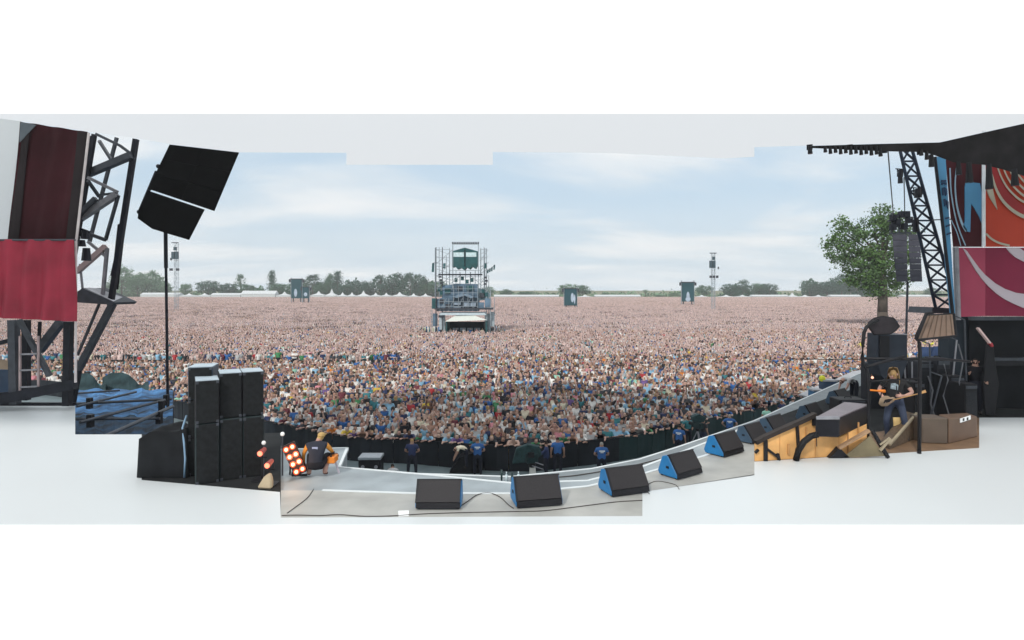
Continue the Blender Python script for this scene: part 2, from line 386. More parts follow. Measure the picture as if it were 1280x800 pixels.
HAIR = {k: m_('hair_' + k, c, .8, .2, 8) for k, c in dict(dark=(46, 36, 32), brown=(88, 64, 48), fair=(160, 128, 84), grey=(150, 146, 140), ginger=(140, 82, 46)).items()}
SKIN = {k: m_('skin_' + k, c, .6, .08, 8) for k, c in dict(pale=(198, 166, 150), tan=(168, 130, 112), pink=(186, 146, 132), deep=(112, 78, 60)).items()}
TOPC = {'white': (232, 230, 226), 'cream': (222, 212, 188), 'light grey': (176, 178, 180), 'charcoal': (62, 64, 70), 'black': (36, 36, 42), 'navy': (38, 50, 88), 'blue': (46, 96, 158),
        'sky blue': (140, 186, 214), 'teal': (50, 120, 128), 'red': (170, 48, 54), 'pink': (214, 140, 150), 'maroon': (104, 44, 56), 'green': (62, 130, 84), 'yellow': (220, 188, 70), 'orange': (220, 130, 50), 'mint': (160, 212, 190), 'purple': (110, 84, 140)}
TOP = {k: m_('top_' + k.replace(' ', '_'), c, .8, .12, 6) for k, c in TOPC.items()}
TROU = {k: m_('trousers_' + k, c, .8, .15, 6) for k, c in dict(denim=(46, 56, 78), dark=(40, 42, 52), khaki=(140, 124, 98)).items()}
SHOE = m_('shoes', (50, 46, 44), .6)

UP = dict(shl=(.20, 0, 1.43), ell=(.30, -.08, 1.62), wrl=(.24, -.14, 1.86), hal=(.22, -.16, 1.95))
UPR = dict(shr=(-.20, 0, 1.43), elr=(-.30, -.08, 1.62), wrr=(-.24, -.14, 1.86), har=(-.22, -.16, 1.95))
CLAP = dict(shl=(.20, 0, 1.42), ell=(.28, -.16, 1.50), wrl=(.09, -.22, 1.74), hal=(.03, -.24, 1.83), shr=(-.20, 0, 1.42), elr=(-.28, -.16, 1.50), wrr=(-.09, -.22, 1.74), har=(-.03, -.24, 1.83))
LEAN = dict(belly=(0, -.04, 1.10), chest=(0, -.12, 1.28), neck=(0, -.17, 1.43), head=(0, -.21, 1.54), crown=(0, -.22, 1.65),
            shl=(.19, -.13, 1.36), ell=(.26, -.33, 1.24), wrl=(.12, -.52, 1.30), hal=(.05, -.58, 1.28), shr=(-.19, -.13, 1.36), elr=(-.26, -.33, 1.24), wrr=(-.12, -.50, 1.33), har=(-.04, -.55, 1.35))
REACH = dict(chest=(0, -.08, 1.31), neck=(0, -.11, 1.46), head=(0, -.14, 1.58), crown=(0, -.15, 1.69), shl=(.19, -.10, 1.39), ell=(.24, -.36, 1.33), wrl=(.20, -.60, 1.30), hal=(.19, -.70, 1.28),
             shr=(-.19, -.10, 1.39), elr=(-.22, -.36, 1.42), wrr=(-.20, -.60, 1.48), har=(-.18, -.69, 1.52))
FOLD = dict(ell=(.27, -.08, 1.15), wrl=(.02, -.20, 1.18), hal=(-.07, -.20, 1.20), elr=(-.27, -.08, 1.15), wrr=(-.02, -.22, 1.22), har=(.07, -.22, 1.24))
TILT = dict(head=(.03, -.03, 1.60), crown=(.06, -.03, 1.70))
POSES = [('arms down', {}), ('arms down', TILT), ('both arms raised', {**UP, **UPR}), ('one arm raised', UP), ('hands clapping overhead', CLAP), ('arms folded', FOLD)]
FRONT = [('leaning on the rail', LEAN), ('reaching over the rail', REACH)]
allow = dict(long_sleeve=False)
PM = {}
def pmesh(kind, shirtless=False, longhair=False):
    k = (kind, shirtless, longhair)
    if k not in PM:
        ps = dict([(a, b) for a, b in [('down', {}), ('tilt', TILT), ('up', {**UP, **UPR}), ('one', UP), ('clap', CLAP), ('fold', FOLD), ('lean', LEAN), ('reach', REACH)]])[kind]
        PM[k] = person_mesh('crowd_person', ps, 0, False, shirtless, longhair=longhair)
    return PM[k]

r = random.Random(11)
near = []
# scatter the front pen (barrier to inner fence) and the field beyond
def scatter(d0, d1, step, edge_follow=False, jit=.33):
    pts = []; y = d0
    while y < d1:
        x = -1.02 * y - 2
        while x < 1.0 * y + 2:
            xx, yy = x + r.uniform(-jit, jit) * step, y + r.uniform(-jit, jit) * step
            x += step
            db = bar_at(xx / yy)
            if yy < db + .55: continue
            pts.append((xx, yy))
        y += step
    return pts
pen = [p for p in scatter(29.5, 70.2, 0.64) if p[1] < 64.5 or p[0] / p[1] > -.17]
field = [p for p in scatter(70.2, 114, 0.68) if not (-16.0 < p[0] < -1.6 and 106.5 < p[1] < 120)]
# front row pressed against the rail
row = []
acc = 0
for a, b in zip(BARP[2:-3], BARP[3:-2]):
    d = Vector((b.x - a.x, b.y - a.y, 0)); L = d.length; s = acc
    while s < L:
        p = a + (b - a) * (s / L); row.append((p.x + r.uniform(-.05, .05), p.y + .42 + r.uniform(0, .1))); s += r.uniform(.46, .6)
    acc = s - L
def dens(p): return sin(p[0] * .53 + 1.3 * sin(p[1] * .31)) * sin(p[1] * .47 + 1.1 * sin(p[0] * .23))
pen = [p for p in pen if r.random() > (.22 if dens(p) > .45 else .03)]
field = [p for p in field if r.random() > (.25 if dens((p[0] * .6, p[1] * .6)) > .4 else .02)]
def px_of(p): return 640 + F * p[0] / p[1]
cand = [(p[1], p, True) for p in row if 322 < px_of(p) < 1078] + [(p[1], p, False) for p in pen if 322 < px_of(p) < 1078]
cand.sort(key=lambda c: c[0] - (2.0 if c[2] else 0))
indiv = cand[:300]; ids = set(id(c) for c in indiv)
taken = set(c[1] for c in indiv)
rest = [p for p in row if p not in taken] + [p for p in pen if p not in taken]

ZN = [(430, 'past the thrust corner'), (485, 'past the flight case'), (545, 'behind the dark topped guard'), (585, 'behind the bending man'), (635, 'behind the guard right of him'),
      (680, 'behind the pit camera'), (725, 'behind the paired guards'), (790, 'behind the lone guard'), (835, 'right of the lone guard'), (895, 'behind the tripod crew'), (2000, 'behind the rightmost pit guard')]
TK = list(TOPC); TW = [30, 4, 13, 13, 18, 15, 12, 13, 6, 2.5, 2.5, 3.5, 2, 1.0, .5, 1.5, 2]
used_labels = {}
first_by_zone = {}
for i, (dd, p, fr) in enumerate(sorted(indiv, key=lambda c: (px_of(c[1])))):
    px = px_of(p); zone = next(z for lim, z in ZN if px < lim)
    depth = p[1] - bar_at(p[0] / p[1]); rown = 'front row' if fr else ('second row' if depth < 1.15 else 'third row' if depth < 1.8 else 'back row')
    sh = r.random() < .09; lh = r.random() < .3
    if fr: kk = r.choice(['lean', 'lean', 'reach', 'fold']); pn = dict(lean='leaning on the rail', reach='reaching over the rail', fold='with folded arms')[kk]
    else: kk = r.choices(['down', 'tilt', 'up', 'one', 'clap', 'fold'], [9, 6, 1, 2, 1, 2])[0]; pn = dict(down='standing upright', tilt='with tilted head', up='with both arms up', one='with one arm up', clap='clapping overhead', fold='with folded arms')[kk]
    me = pmesh(kk, sh, lh)
    o = bpy.data.objects.new('person', me); COL.objects.link(o); o.location = (p[0], p[1], 0)
    o.rotation_euler[2] = -math.atan2(-p[0], p[1]) * -0.6 + (0 if fr else r.uniform(-.5, .5)); sc = r.uniform(.93, 1.06); o.scale = (sc * 1.08, sc * 1.08, sc)
    hk = r.choices(list(HAIR), [10, 9, 5, 1, 1])[0]; sk = r.choices(list(SKIN), [6, 5, 6, .5])[0]; tk = r.choices(TK, TW)[0]; tr = r.choice(list(TROU))
    if not me.materials:
        ii = [p_.material_index for p_ in me.polygons]
        for _ in range(6): me.materials.append(SHOE)
        me.polygons.foreach_set('material_index', ii)
    for si, m in enumerate((SKIN[sk], TOP[tk], TROU[tr], HAIR[hk], SHOE, TOP[tk])):
        o.material_slots[si].link = 'OBJECT'; o.material_slots[si].material = m
    lab = ('bare chested' if sh else tk + ' topped') + (' long haired ' if lh else ' ') + hk + ' haired person ' + pn + ', ' + rown + ' ' + zone
    lab = lab.replace(' topped', '-topped').replace(' haired', '-haired').replace('long-haired', 'long').replace('with ', '')
    if lab in used_labels: lab = lab.replace('person', 'tallish person' if sc > used_labels[lab] else 'shorter person')
    if lab in used_labels: lab = lab.replace('tallish ', 'slightly turned ').replace('shorter ', 'half hidden ')
    lab = lab.replace('clapping overhead', 'clapping') if len(lab.split()) > 16 else lab
    if len(lab.split()) > 16: lab = lab.replace('behind the guard right of him', 'behind the second guard').replace('right of the lone guard', 'beyond the lone guard').replace(' leaning on the rail', ' at the rail').replace(' reaching over the rail', ' reaching out')
    used_labels[lab] = sc
    tag(o, lab, 'person', 'crowd pressed behind the pit barrier')

for px, py, tk, hk, kk, lab in [(348, 437, 'green', 'brown', 'down', 'person in green raised above the crowd at the inner fence, far left'), (368, 438, 'white', 'dark', 'fold', 'person in white raised above the crowd beside the one in green'),
        (431, 450, 'green', 'dark', 'down', 'person in green by the inner fence, left of two'), (460, 451, 'green', 'dark', 'tilt', 'person in green by the inner fence, right of two'), (228, 450, 'yellow', 'fair', 'down', 'person in yellow at the inner fence above the speaker stack, left one'),
        (250, 449, 'yellow', 'dark', 'down', 'person in yellow at the inner fence above the speaker stack, right one'), (455, 462, 'yellow', 'dark', 'down', 'person in yellow standing out in the upper front pen'), (384, 445, 'blue', 'dark', 'down', 'person in blue raised behind the front pen')]:
    D = 65.2; me = pmesh(kk); o = bpy.data.objects.new('person', me); COL.objects.link(o); z = P(px, py, D).z - 1.76; o.location = (P(px, py, D).x, D, z)
    if len(me.materials) < 6:
        ii = [p_.material_index for p_ in me.polygons]
        while len(me.materials) < 6: me.materials.append(SHOE)
        me.polygons.foreach_set('material_index', ii)
    for si, m in enumerate((SKIN['tan'], TOP[tk], TROU['dark'], HAIR[hk], SHOE, TOP[tk])): o.material_slots[si].link = 'OBJECT'; o.material_slots[si].material = m
    o.scale = (1.25, 1.25, 1.0); tag(o, lab, 'person', 'people standing out at the inner fence')
    if z > .15: tag(MB().box((o.location.x, D, z / 2), (1.0, .8, z - .02)).build('platform_box', PANEL, base=Vector((o.location.x, D, 0))), {348: 'dark box under the raised figure in green at the inner fence', 368: 'dark box under the raised figure in white at the inner fence'}.get(px, 'dark box under the raised figure in blue behind the front pen'), 'box')

# materials of the crowd mass: per-instance colour
def inst_mat(name, cols, seed, rough=.8, gainv=1.0):
    m = bpy.data.materials.new(name); m.use_nodes = True; n, l = m.node_tree.nodes, m.node_tree.links; b = n['Principled BSDF']; b.inputs['Roughness'].default_value = rough
    oi = n.new('ShaderNodeObjectInfo'); mu = n.new('ShaderNodeMath'); mu.operation = 'MULTIPLY_ADD'; mu.inputs[1].default_value = 317.0; mu.inputs[2].default_value = seed
    l.new(oi.outputs['Random'], mu.inputs[0]); w = n.new('ShaderNodeTexWhiteNoise'); w.noise_dimensions = '1D'; l.new(mu.outputs[0], w.inputs['W'])
    cr = n.new('ShaderNodeValToRGB'); cr.color_ramp.interpolation = 'CONSTANT'; tot = sum(c[1] for c in cols); acc = 0
    for i, (c, wt) in enumerate(cols):
        el = cr.color_ramp.elements[0] if i == 0 else (cr.color_ramp.elements[1] if i == 1 else cr.color_ramp.elements.new(min(.999, acc / tot)))
        el.position = acc / tot; el.color = (*s2l(c), 1); acc += wt
    l.new(w.outputs['Value'], cr.inputs[0]); l.new(cr.outputs[0], b.inputs['Base Color']); return m
tl = [(TOPC[k], w) for k, w in zip(TK, TW)]
IMF = [inst_mat('field_skin', [((218, 192, 186), 5), ((188, 156, 146), 5), ((204, 174, 166), 5)], 2.3), inst_mat('field_tops', [((204, 176, 170), 7)] + tl, 4.7)]  # field skin paler: distance haze put into its colour
IM = [inst_mat('crowd_skin', [((196, 164, 150), 5), ((160, 124, 108), 6), ((180, 144, 132), 5), ((104, 74, 60), .8)], 1.3), inst_mat('crowd_tops', tl, 7.7),  # pen skin browner: shade put into its colour
      inst_mat('crowd_trousers', [((70, 88, 120), 3), ((40, 42, 52), 3), ((140, 124, 98), 1)], 5.1), inst_mat('crowd_hair', [((46, 36, 32), 8), ((88, 64, 48), 9), ((160, 128, 84), 6), ((150, 146, 140), 1)], 9.9), SHOE]
IM.append(IM[1]); IMF += [IM[2], IM[3], SHOE, IMF[1]]
protos = bpy.data.collections.new('crowd_prototypes'); fprotos = bpy.data.collections.new('field_crowd_prototypes')
for i, (kk, sh, lh) in enumerate([('down', 0, 0), ('down', 1, 0), ('tilt', 0, 1), ('tilt', 0, 0), ('up', 0, 0), ('up', 1, 0), ('one', 0, 0), ('clap', 0, 0), ('fold', 0, 1), ('one', 0, 1), ('down', 0, 1), ('lean', 0, 0), ('reach', 0, 0)]):
    me = pmesh(kk, bool(sh), bool(lh)).copy()
    if len(me.materials) < 6:
        ii = [p_.material_index for p_ in me.polygons]
        while len(me.materials) < 6: me.materials.append(SHOE)
        me.polygons.foreach_set('material_index', ii)
    for k, m in enumerate(IM): me.materials[k] = m
    o = bpy.data.objects.new('person_%02d' % i, me); protos.objects.link(o)
    me = me.copy()
    for k, m in enumerate(IMF): me.materials[k] = m
    o = bpy.data.objects.new('field_person_%02d' % i, me); fprotos.objects.link(o)
NPROTO = 13
def gn_scatter(name, coll, pts, idx, rot, scl, label):
    me = bpy.data.meshes.new(name); me.from_pydata(pts, [], [])
    for nm, ty, data in (('pick', 'INT', idx), ('turn', 'FLOAT', rot), ('size', 'FLOAT', scl)):
        at = me.attributes.new(nm, ty, 'POINT'); at.data.foreach_set('value', data)
    o = bpy.data.objects.new(name, me); COL.objects.link(o)
    ng = bpy.data.node_groups.new(name + '_nodes', 'GeometryNodeTree')
    ng.interface.new_socket('Geometry', in_out='INPUT', socket_type='NodeSocketGeometry'); ng.interface.new_socket('Geometry', in_out='OUTPUT', socket_type='NodeSocketGeometry')
    n, l = ng.nodes, ng.links; gi = n.new('NodeGroupInput'); go = n.new('NodeGroupOutput'); iop = n.new('GeometryNodeInstanceOnPoints'); ci = n.new('GeometryNodeCollectionInfo')
    ci.inputs['Collection'].default_value = coll; ci.inputs['Separate Children'].default_value = True; ci.inputs['Reset Children'].default_value = True
    def na(nm, ty):
        a = n.new('GeometryNodeInputNamedAttribute'); a.data_type = ty; a.inputs['Name'].default_value = nm; return a.outputs['Attribute']
    cx = n.new('ShaderNodeCombineXYZ'); l.new(na('turn', 'FLOAT'), cx.inputs[2])
    l.new(gi.outputs[0], iop.inputs['Points']); l.new(ci.outputs[0], iop.inputs['Instance']); iop.inputs['Pick Instance'].default_value = True
    l.new(na('pick', 'INT'), iop.inputs['Instance Index']); l.new(cx.outputs[0], iop.inputs['Rotation']); l.new(na('size', 'FLOAT'), iop.inputs['Scale'])
    l.new(iop.outputs[0], go.inputs[0]); md = o.modifiers.new('scatter', 'NODES'); md.node_group = ng
    return tag(o, label, kind='stuff')
def crowd(name, pts, label, coll=None, wts=None):
    coll = coll or protos
    fronts = set(row)
    idx = [r.choice((11, 12)) if p in fronts else r.choices(range(11), wts or [9, .5, 7, 7, .5, .3, 1.4, .8, 2.5, .8, 9])[0] for p in pts]
    gn_scatter(name, coll, [(p[0], p[1], 0) for p in pts], idx, [(r.uniform(-.7, .7) if r.random() < .84 or p in fronts else pi + r.uniform(-1.2, 1.2)) + .5 * math.atan2(-p[0], p[1]) for p in pts], [r.uniform(.92, 1.14) for _ in pts], label)
crowd('front_crowd', rest, 'packed crowd filling the front pen behind the first rows')
crowd('field_crowd', field, 'dense crowd on the field just beyond the inner fence', fprotos, [7, 2, 5, 5, 3, 2, 3, 3, 2, 2, 5])

# far crowd: tiles of light figures, colour carried per figure
def vcol_mat():
    m = bpy.data.materials.new('far_crowd_cloth_and_skin'); m.use_nodes = True; n, l = m.node_tree.nodes, m.node_tree.links; b = n['Principled BSDF']; b.inputs['Roughness'].default_value = .85
    a = n.new('ShaderNodeAttribute'); a.attribute_name = 'Col'; l.new(a.outputs['Color'], b.inputs['Base Color']); return m
VM = vcol_mat()
skins = [s2l(c) for c in ((232, 208, 204), (212, 184, 180), (224, 196, 192))]; hairs = [s2l(c) for c in ((74, 60, 58), (118, 92, 80), (180, 152, 124))]; tops = [s2l(TOPC[k]) for k in TK]  # far skin and hair paled, haze put into the colours
tiles = bpy.data.collections.new('far_crowd_prototypes'); NT = 14; TS = 5.0
hp = MB().sphere((0, 0, 0), 1.0, 6, 4)
for t in range(NT):
    V = []; Fc = []; Cc = []
    def addp(vs, fs, cols):
        b = len(V); V.extend(vs); Fc.extend([tuple(q + b for q in f) for f in fs]); Cc.extend(cols)
    N = 8
    for i in range(N):
        for j in range(N):
            if r.random() < .07: continue
            x = (i + .5 + r.uniform(-.35, .35)) * TS / N - TS / 2; y = (j + .5 + r.uniform(-.35, .35)) * TS / N - TS / 2; h = r.uniform(.93, 1.07)
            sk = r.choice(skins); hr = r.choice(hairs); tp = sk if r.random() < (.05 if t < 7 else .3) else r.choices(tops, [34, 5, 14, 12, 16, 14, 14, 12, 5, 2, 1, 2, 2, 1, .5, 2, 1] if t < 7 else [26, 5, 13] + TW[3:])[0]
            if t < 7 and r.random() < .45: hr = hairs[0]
            ring = lambda z, a, b: [(x + a * cos(k * pi / 3), y + b * sin(k * pi / 3), z * h) for k in range(6)]
            vs = ring(.3, .16, .12) + ring(1.3, .23, .14) + ring(1.46, .14, .09)
            addp(vs, [(k, (k + 1) % 6, 6 + (k + 1) % 6, 6 + k) for k in range(6)] + [(6 + k, 6 + (k + 1) % 6, 12 + (k + 1) % 6, 12 + k) for k in range(6)] + [tuple(range(12, 18))], [tp] * 18)
            hv = [(x + v[0] * .105, y + v[1] * .115, 1.6 * h + v[2] * .14) for v in hp.v]
            addp(hv, hp.f, [hr if (v[2] > .5 or v[1] > .3) else sk for v in hp.v])
            if r.random() < .25:
                for sd in ((-1, 1) if r.random() < .6 else (1,)):
                    ax, ay = x + sd * .22, y - .08; tz = r.uniform(1.75, 2.05) * h
                    addp([(ax - .045, ay, 1.35 * h), (ax + .045, ay, 1.35 * h), (ax, ay + .07, 1.35 * h), (ax - .04 - sd * .05, ay - .05, tz), (ax + .04 - sd * .05, ay - .05, tz), (ax - sd * .05, ay + .02, tz)],
                         [(0, 1, 4, 3), (1, 2, 5, 4), (2, 0, 3, 5), (3, 4, 5)], [sk] * 6)
    me = bpy.data.meshes.new('crowd_tile'); me.from_pydata(V, [], Fc); ca = me.color_attributes.new('Col', 'FLOAT_COLOR', 'POINT')
    ca.data.foreach_set('color', np.array([(*c, 1.0) for c in Cc], dtype=np.float32).ravel()); me.materials.append(VM)
    o = bpy.data.objects.new('tile_%02d' % t, me); tiles.objects.link(o)
tp_, y = [], 114 + TS / 2
while y < 610:
    n = int(1.0 * y / TS) + 1
    for k in range(-n, n + 1):
        x = k * TS
        if (-16.5 < x < -1 and y < 122): continue
        if abs(x / y - .6) < .012 and abs(y - 130) < 4: continue
        tp_.append((x, y, 0))
    y += TS
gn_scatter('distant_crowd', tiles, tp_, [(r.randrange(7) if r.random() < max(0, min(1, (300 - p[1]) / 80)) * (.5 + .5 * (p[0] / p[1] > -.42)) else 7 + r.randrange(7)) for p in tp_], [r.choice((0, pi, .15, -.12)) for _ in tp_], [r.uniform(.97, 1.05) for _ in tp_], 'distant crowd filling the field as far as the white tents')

# ------------------------------------------------------------------ wedge monitors on the stage
def make_wedge(label):
    t = thing('stage_monitor', (0, 0, 0), label, 'monitor speaker', 'wedge monitors along the stage front')
    W = .84
    prof = [(0, .03), (.0, .10), (.26, .47), (.40, .43), (.52, .10), (.48, .03)]
    mb = MB().prism([Vector((0, y, z)) for y, z in prof], (W, 0, 0)); mb.build('body', BLUE, t, local=True, bevel=.008)
    n = Vector((0, -.37, .26)).normalized(); a, b = Vector((0, -.004, .13)), Vector((0, .235, .462))
    mb = MB().prism([a + Vector((.035, 0, 0)), a + Vector((W - .02, 0, 0)), b + Vector((W - .02, 0, 0)), b + Vector((.035, 0, 0))], n * .025); mb.build('grille', GRILLE, t, local=True)
    mb = MB().prism([Vector((.012, -.03, .028)), Vector((W - .012, -.03, .028)), Vector((W - .012, -.006, .125)), Vector((.012, -.006, .125))], (0, .03, 0)); mb.build('front_lip', BLACK, t, local=True)
    mb = MB().prism([a + Vector((.0, 0, -.01)), a + Vector((.035, 0, -.01)), b + Vector((.035, 0, .012)), b + Vector((0, 0, .012))], n * .03); mb.build('frame_edge', BLACK, t, local=True)
    mb = MB().prism([b + Vector((0, .0, .0)), b + Vector((W, 0, 0)), b + Vector((W, .035, .012)), b + Vector((0, .035, .012))], n * .03); mb.build('top_edge', BLACK, t, local=True)
    mb = MB().box((-.006, .25, .22), (.012, .07, .05)); mb.tube((-.014, .25, .22), (-.002, .25, .22), .02); mb.build('handle', BLACK, t, local=True)
    for x in (.06, W - .06):
        MB().box((x, .06, .015), (.05, .05, .03)).box((x, .44, .015), (.05, .05, .03)).build('foot', RUBBER, t, local=True)
    return t
w0 = make_wedge('black grilled wedge monitor facing straight out, leftmost of the stage monitors')
def putw(o, px, py, rz, z=STZ, sc=1.0): p = G(px, py, z); o.location = p; o.rotation_euler[2] = rz; o.scale = (sc,) * 3
putw(w0, 519, 637, 0.0, sc=.94)
for px, py, a, sc, lab in [(645, 636, .20, 1.0, 'blue sided wedge monitor in front of the pit camera'), (764, 622, .36, .97, 'blue sided wedge monitor at the corner where the white floor steps back'),
                           (846, 600.5, .62, .94, 'blue sided wedge monitor below the tripod camera crew'), (904, 572.5, .66, .98, 'blue sided wedge monitor below the rightmost pit guard')]:
    c = copy_tree(w0, label=lab); putw(c, px, py, a, sc=sc)
for px, py, a, sc, lab in [(940, 556, .70, .9, 'dark wedge monitor half hidden by the lit tan wall, nearest it'), (968, 546, .72, .95, 'blue grey wedge monitor behind the tan wall, left of the brown cable'),
                           (1016, 528, .74, .95, 'small dark wedge monitor behind the big black case'), (1052, 508, .7, 1.0, 'furthest dark wedge monitor at the stage edge below the ramps')]:
    c = copy_tree(w0, label=lab); putw(c, px, py, a, sc=sc)
    bd = [k for k in c.children if k.name.startswith('body')][0]; bd.data = bd.data.copy(); bd.data.materials[0] = m_('slate_blue_paint', (50, 72, 92), .5, .15, 3)
# cables and paper on the stage
def cable(name, pix, z, rr, label, m=m_('grey_black_cable', (70, 66, 64), .6)):
    rr *= .6
    pts = [G(x, y, z) + Vector((0, 0, rr + .003)) for x, y in pix]; fine = []
    for i in range(len(pts) - 1):
        p0, p1, p2, p3 = pts[max(i - 1, 0)], pts[i], pts[i + 1], pts[min(i + 2, len(pts) - 1)]
        for k in range(6):
            t = k / 6; fine.append(.5 * ((2 * p1) + (p2 - p0) * t + (2 * p0 - 5 * p1 + 4 * p2 - p3) * t * t + (3 * p1 - p0 - 3 * p2 + p3) * t ** 3))
    fine.append(pts[-1]); o = MB().path(fine, rr, 6).build(name, m, base=Vector((pts[0].x, pts[0].y, z))); return tag(o, label, 'cable')
cable('cable', [(352, 645), (372, 644.5), (400, 645), (425, 644), (455, 646), (490, 645.5), (530, 643), (575, 641.5), (640, 640), (680, 639), (730, 633), (770, 628), (803, 626)], STZ, .012, 'long thin black cable running along the front of the grey stage')
cable('cable', [(359, 642), (370, 634), (384, 623), (392, 612)], STZ, .012, 'thin dark cable running up the grey stage towards the crouching cameraman')
cable('cable', [(576, 633), (585, 627), (597, 619), (612, 617), (625, 622), (636, 632), (642, 636)], STZ, .013, 'looping black cable between the first and second wedge monitors')
cable('cable', [(812, 618), (806, 610), (820, 602), (843, 606), (849, 612)], STZ, .010, 'thin curled cable in front of the fourth wedge monitor')
cable('cable', [(648, 598), (700, 597), (740, 592), (790, 583), (830, 573)], STZ - .35, .02, 'black cable lying on the stage ledge behind the monitors')
pp = [G(498, 646, STZ), G(511, 645.5, STZ), G(511, 638.5, STZ), G(498, 639, STZ)]
tag(MB().prism([p + Vector((0, 0, .004)) for p in pp], (0, 0, .004)).build('paper_sheet', m_('white_paper', (236, 238, 238), .7, .02), base=pp[0].copy()), 'small white sheet of paper taped to the stage near the long cable', 'paper')
for i, (x, y) in enumerate([(627, 602.5), (633, 602.5), (640, 603), (648, 602)]):
    p = G(x, y, STZ - .35); t = tag(MB().tube(p, p + Vector((0, 0, .16 + .1 * (i == 0))), .03 if i else .018, .025, 8).tube(p + Vector((0, 0, .16)), p + Vector((0, 0, .22)), .012).build('bottle', m_('dark_bottle', (40, 60, 60), .3) if i % 2 == 0 else m_('clear_bottle', (190, 205, 210), .2), base=p, smooth=True),
        ['thin dark bottle, leftmost on the ledge by the second monitor', 'clear squat bottle beside the thin dark one on the ledge', 'dark squat bottle between two clear ones on the ledge', 'clear bottle on the ledge nearest the second monitor'][i], 'bottle', 'bottles on the stage ledge')

# ------------------------------------------------------------------ people with a role
def fperson(label, loc, rz, pose, mats, sub=1, sc=1.0, cat='person', group=None, fingers=True, **kw):
    me = person_mesh('person', pose, sub, fingers=fingers, **kw)
    ii = [p.material_index for p in me.polygons]
    for m in mats: me.materials.append(m)
    me.polygons.foreach_set('material_index', ii)
    o = bpy.data.objects.new('person', me); COL.objects.link(o); o.location = loc; o.rotation_euler[2] = rz; o.scale = (sc,) * 3
    return tag(o, label, cat, group)
def face(o, pose):
    J = {**BASEJ, **(pose or {})}; h = Vector(J['head']); u = (Vector(J['crown']) - Vector(J['neck'])).normalized(); f = Vector(pose.get('fwd', (0, -1, 0))) if pose else Vector((0, -1, 0)); f = (f - u * f.dot(u)).normalized(); s = u.cross(f)
    MB().sphere(h + f * .10 - u * .01, (.014, .02, .022), 6, 4).build('nose', SKIN['pink'], o, local=True, smooth=True)
    for k in (-1, 1):
        MB().sphere(h + f * .088 + s * .033 * k + u * .02, .012, 6, 4).build('eye', m_('eye', (50, 40, 40), .3), o, local=True)
        MB().sphere(h + s * .09 * k, (.015, .02, .03), 6, 4).build('ear', SKIN['pink'], o, local=True, smooth=True)
    MB().sphere(h + f * .09 - u * .05, (.022, .01, .006), 6, 4).build('mouth', m_('lips', (150, 80, 76), .6), o, local=True)
def back_print(o, m=None):
    MB().prism([Vector((-.11, .118, 1.30)), Vector((.11, .118, 1.30)), Vector((.11, .112, 1.36)), Vector((-.11, .112, 1.36))], (0, .012, 0)).prism([Vector((-.06, .118, 1.25)), Vector((.06, .118, 1.25)), Vector((.06, .118, 1.28)), Vector((-.06, .118, 1.28))], (0, .012, 0)).build('back_print', m or m_('white_print', (214, 220, 226), .8), o, local=True)
def pitman(px, py_head, label, top, rz=pi, pose=None, hair='dark', h=1.88, prt=False, trou='dark', **kw):
    D = (CZ - h) * F / (py_head - HZ); loc = Vector(((px - 640) / F * D, D, 0))
    o = fperson(label, loc, rz, pose or {}, [SKIN['tan'], TOP[top], TROU[trou], HAIR[hair], SHOE, TOP[top]], sc=h / 1.76, group='security and camera crew in the pit', **kw)
    o.scale = (o.scale[0] * 1.16, o.scale[1] * 1.16, o.scale[2])
    if prt: back_print(o)
    return o
HIPS = dict(ell=(.34, .06, 1.20), wrl=(.22, -.06, 1.02), hal=(.17, -.10, 1.0), elr=(-.34, .06, 1.20), wrr=(-.22, -.06, 1.02), har=(-.17, -.10, 1.0))
FRONTH = dict(ell=(.27, -.02, 1.14), wrl=(.12, -.20, 1.02), hal=(.05, -.22, 1.0), elr=(-.27, -.02, 1.14), wrr=(-.12, -.20, 1.02), har=(-.05, -.22, 1.0))
WIDE = dict(knl=(.145, -.02, .49), anl=(.16, .02, .09), tol=(.18, -.12, .04), knr=(-.145, -.02, .49), anr=(-.16, .02, .09), tor=(-.18, -.12, .04))
pitman(515, 547, 'guard in a dark vest with fair hair standing legs apart, facing the crowd', 'navy', pose={**FRONTH, **WIDE}, hair='fair', fat=1.05)
pitman(597, 546.5, 'guard in a blue top right of the bending man, his back to the stage', 'blue', pose=FRONTH, hair='brown', prt=True, fat=1.15)
pitman(683, 550, 'broad man in a navy jacket reaching towards the pit camera', 'navy', rz=-pi / 2 - .1, pose=dict(ell=(.24, -.18, 1.18), wrl=(.16, -.46, 1.10), hal=(.14, -.55, 1.10), elr=(-.24, -.10, 1.16), wrr=(-.18, -.36, 1.10), har=(-.16, -.45, 1.10)), hair='dark', long_sleeve=True, fat=1.2)
pitman(697, 545, 'guard in blue close behind the man in the navy jacket', 'blue', hair='dark', fat=1.05)
pitman(752, 551, 'lone guard in a blue shirt between the second and third monitors', 'blue', pose=FRONTH, hair='grey', prt=True, fat=1.15)
pitman(849, 530, 'guard in a blue shirt standing left of the tripod camera', 'blue', pose={}, hair='dark', prt=True, rz=pi - .5, fat=1.1)
pitman(860, 519, 'tall man in a dark teal top right beside the tripod camera', 'teal', pose=HIPS, rz=.4, hair='dark', h=1.84, fat=1.05)
pitman(879, 522, 'camera operator in dark grey holding the tripod camera', 'charcoal', rz=pi / 2 + .5, pose=dict(ell=(.24, -.2, 1.24), wrl=(.16, -.4, 1.36), hal=(.15, -.47, 1.38), **{k: v for k, v in WIDE.items()}), hair='brown', trou='denim')
pitman(912, 516.5, 'rightmost pit guard in a bright blue shirt', 'blue', pose=HIPS, hair='grey', prt=True, rz=pi - .3, fat=1.15)
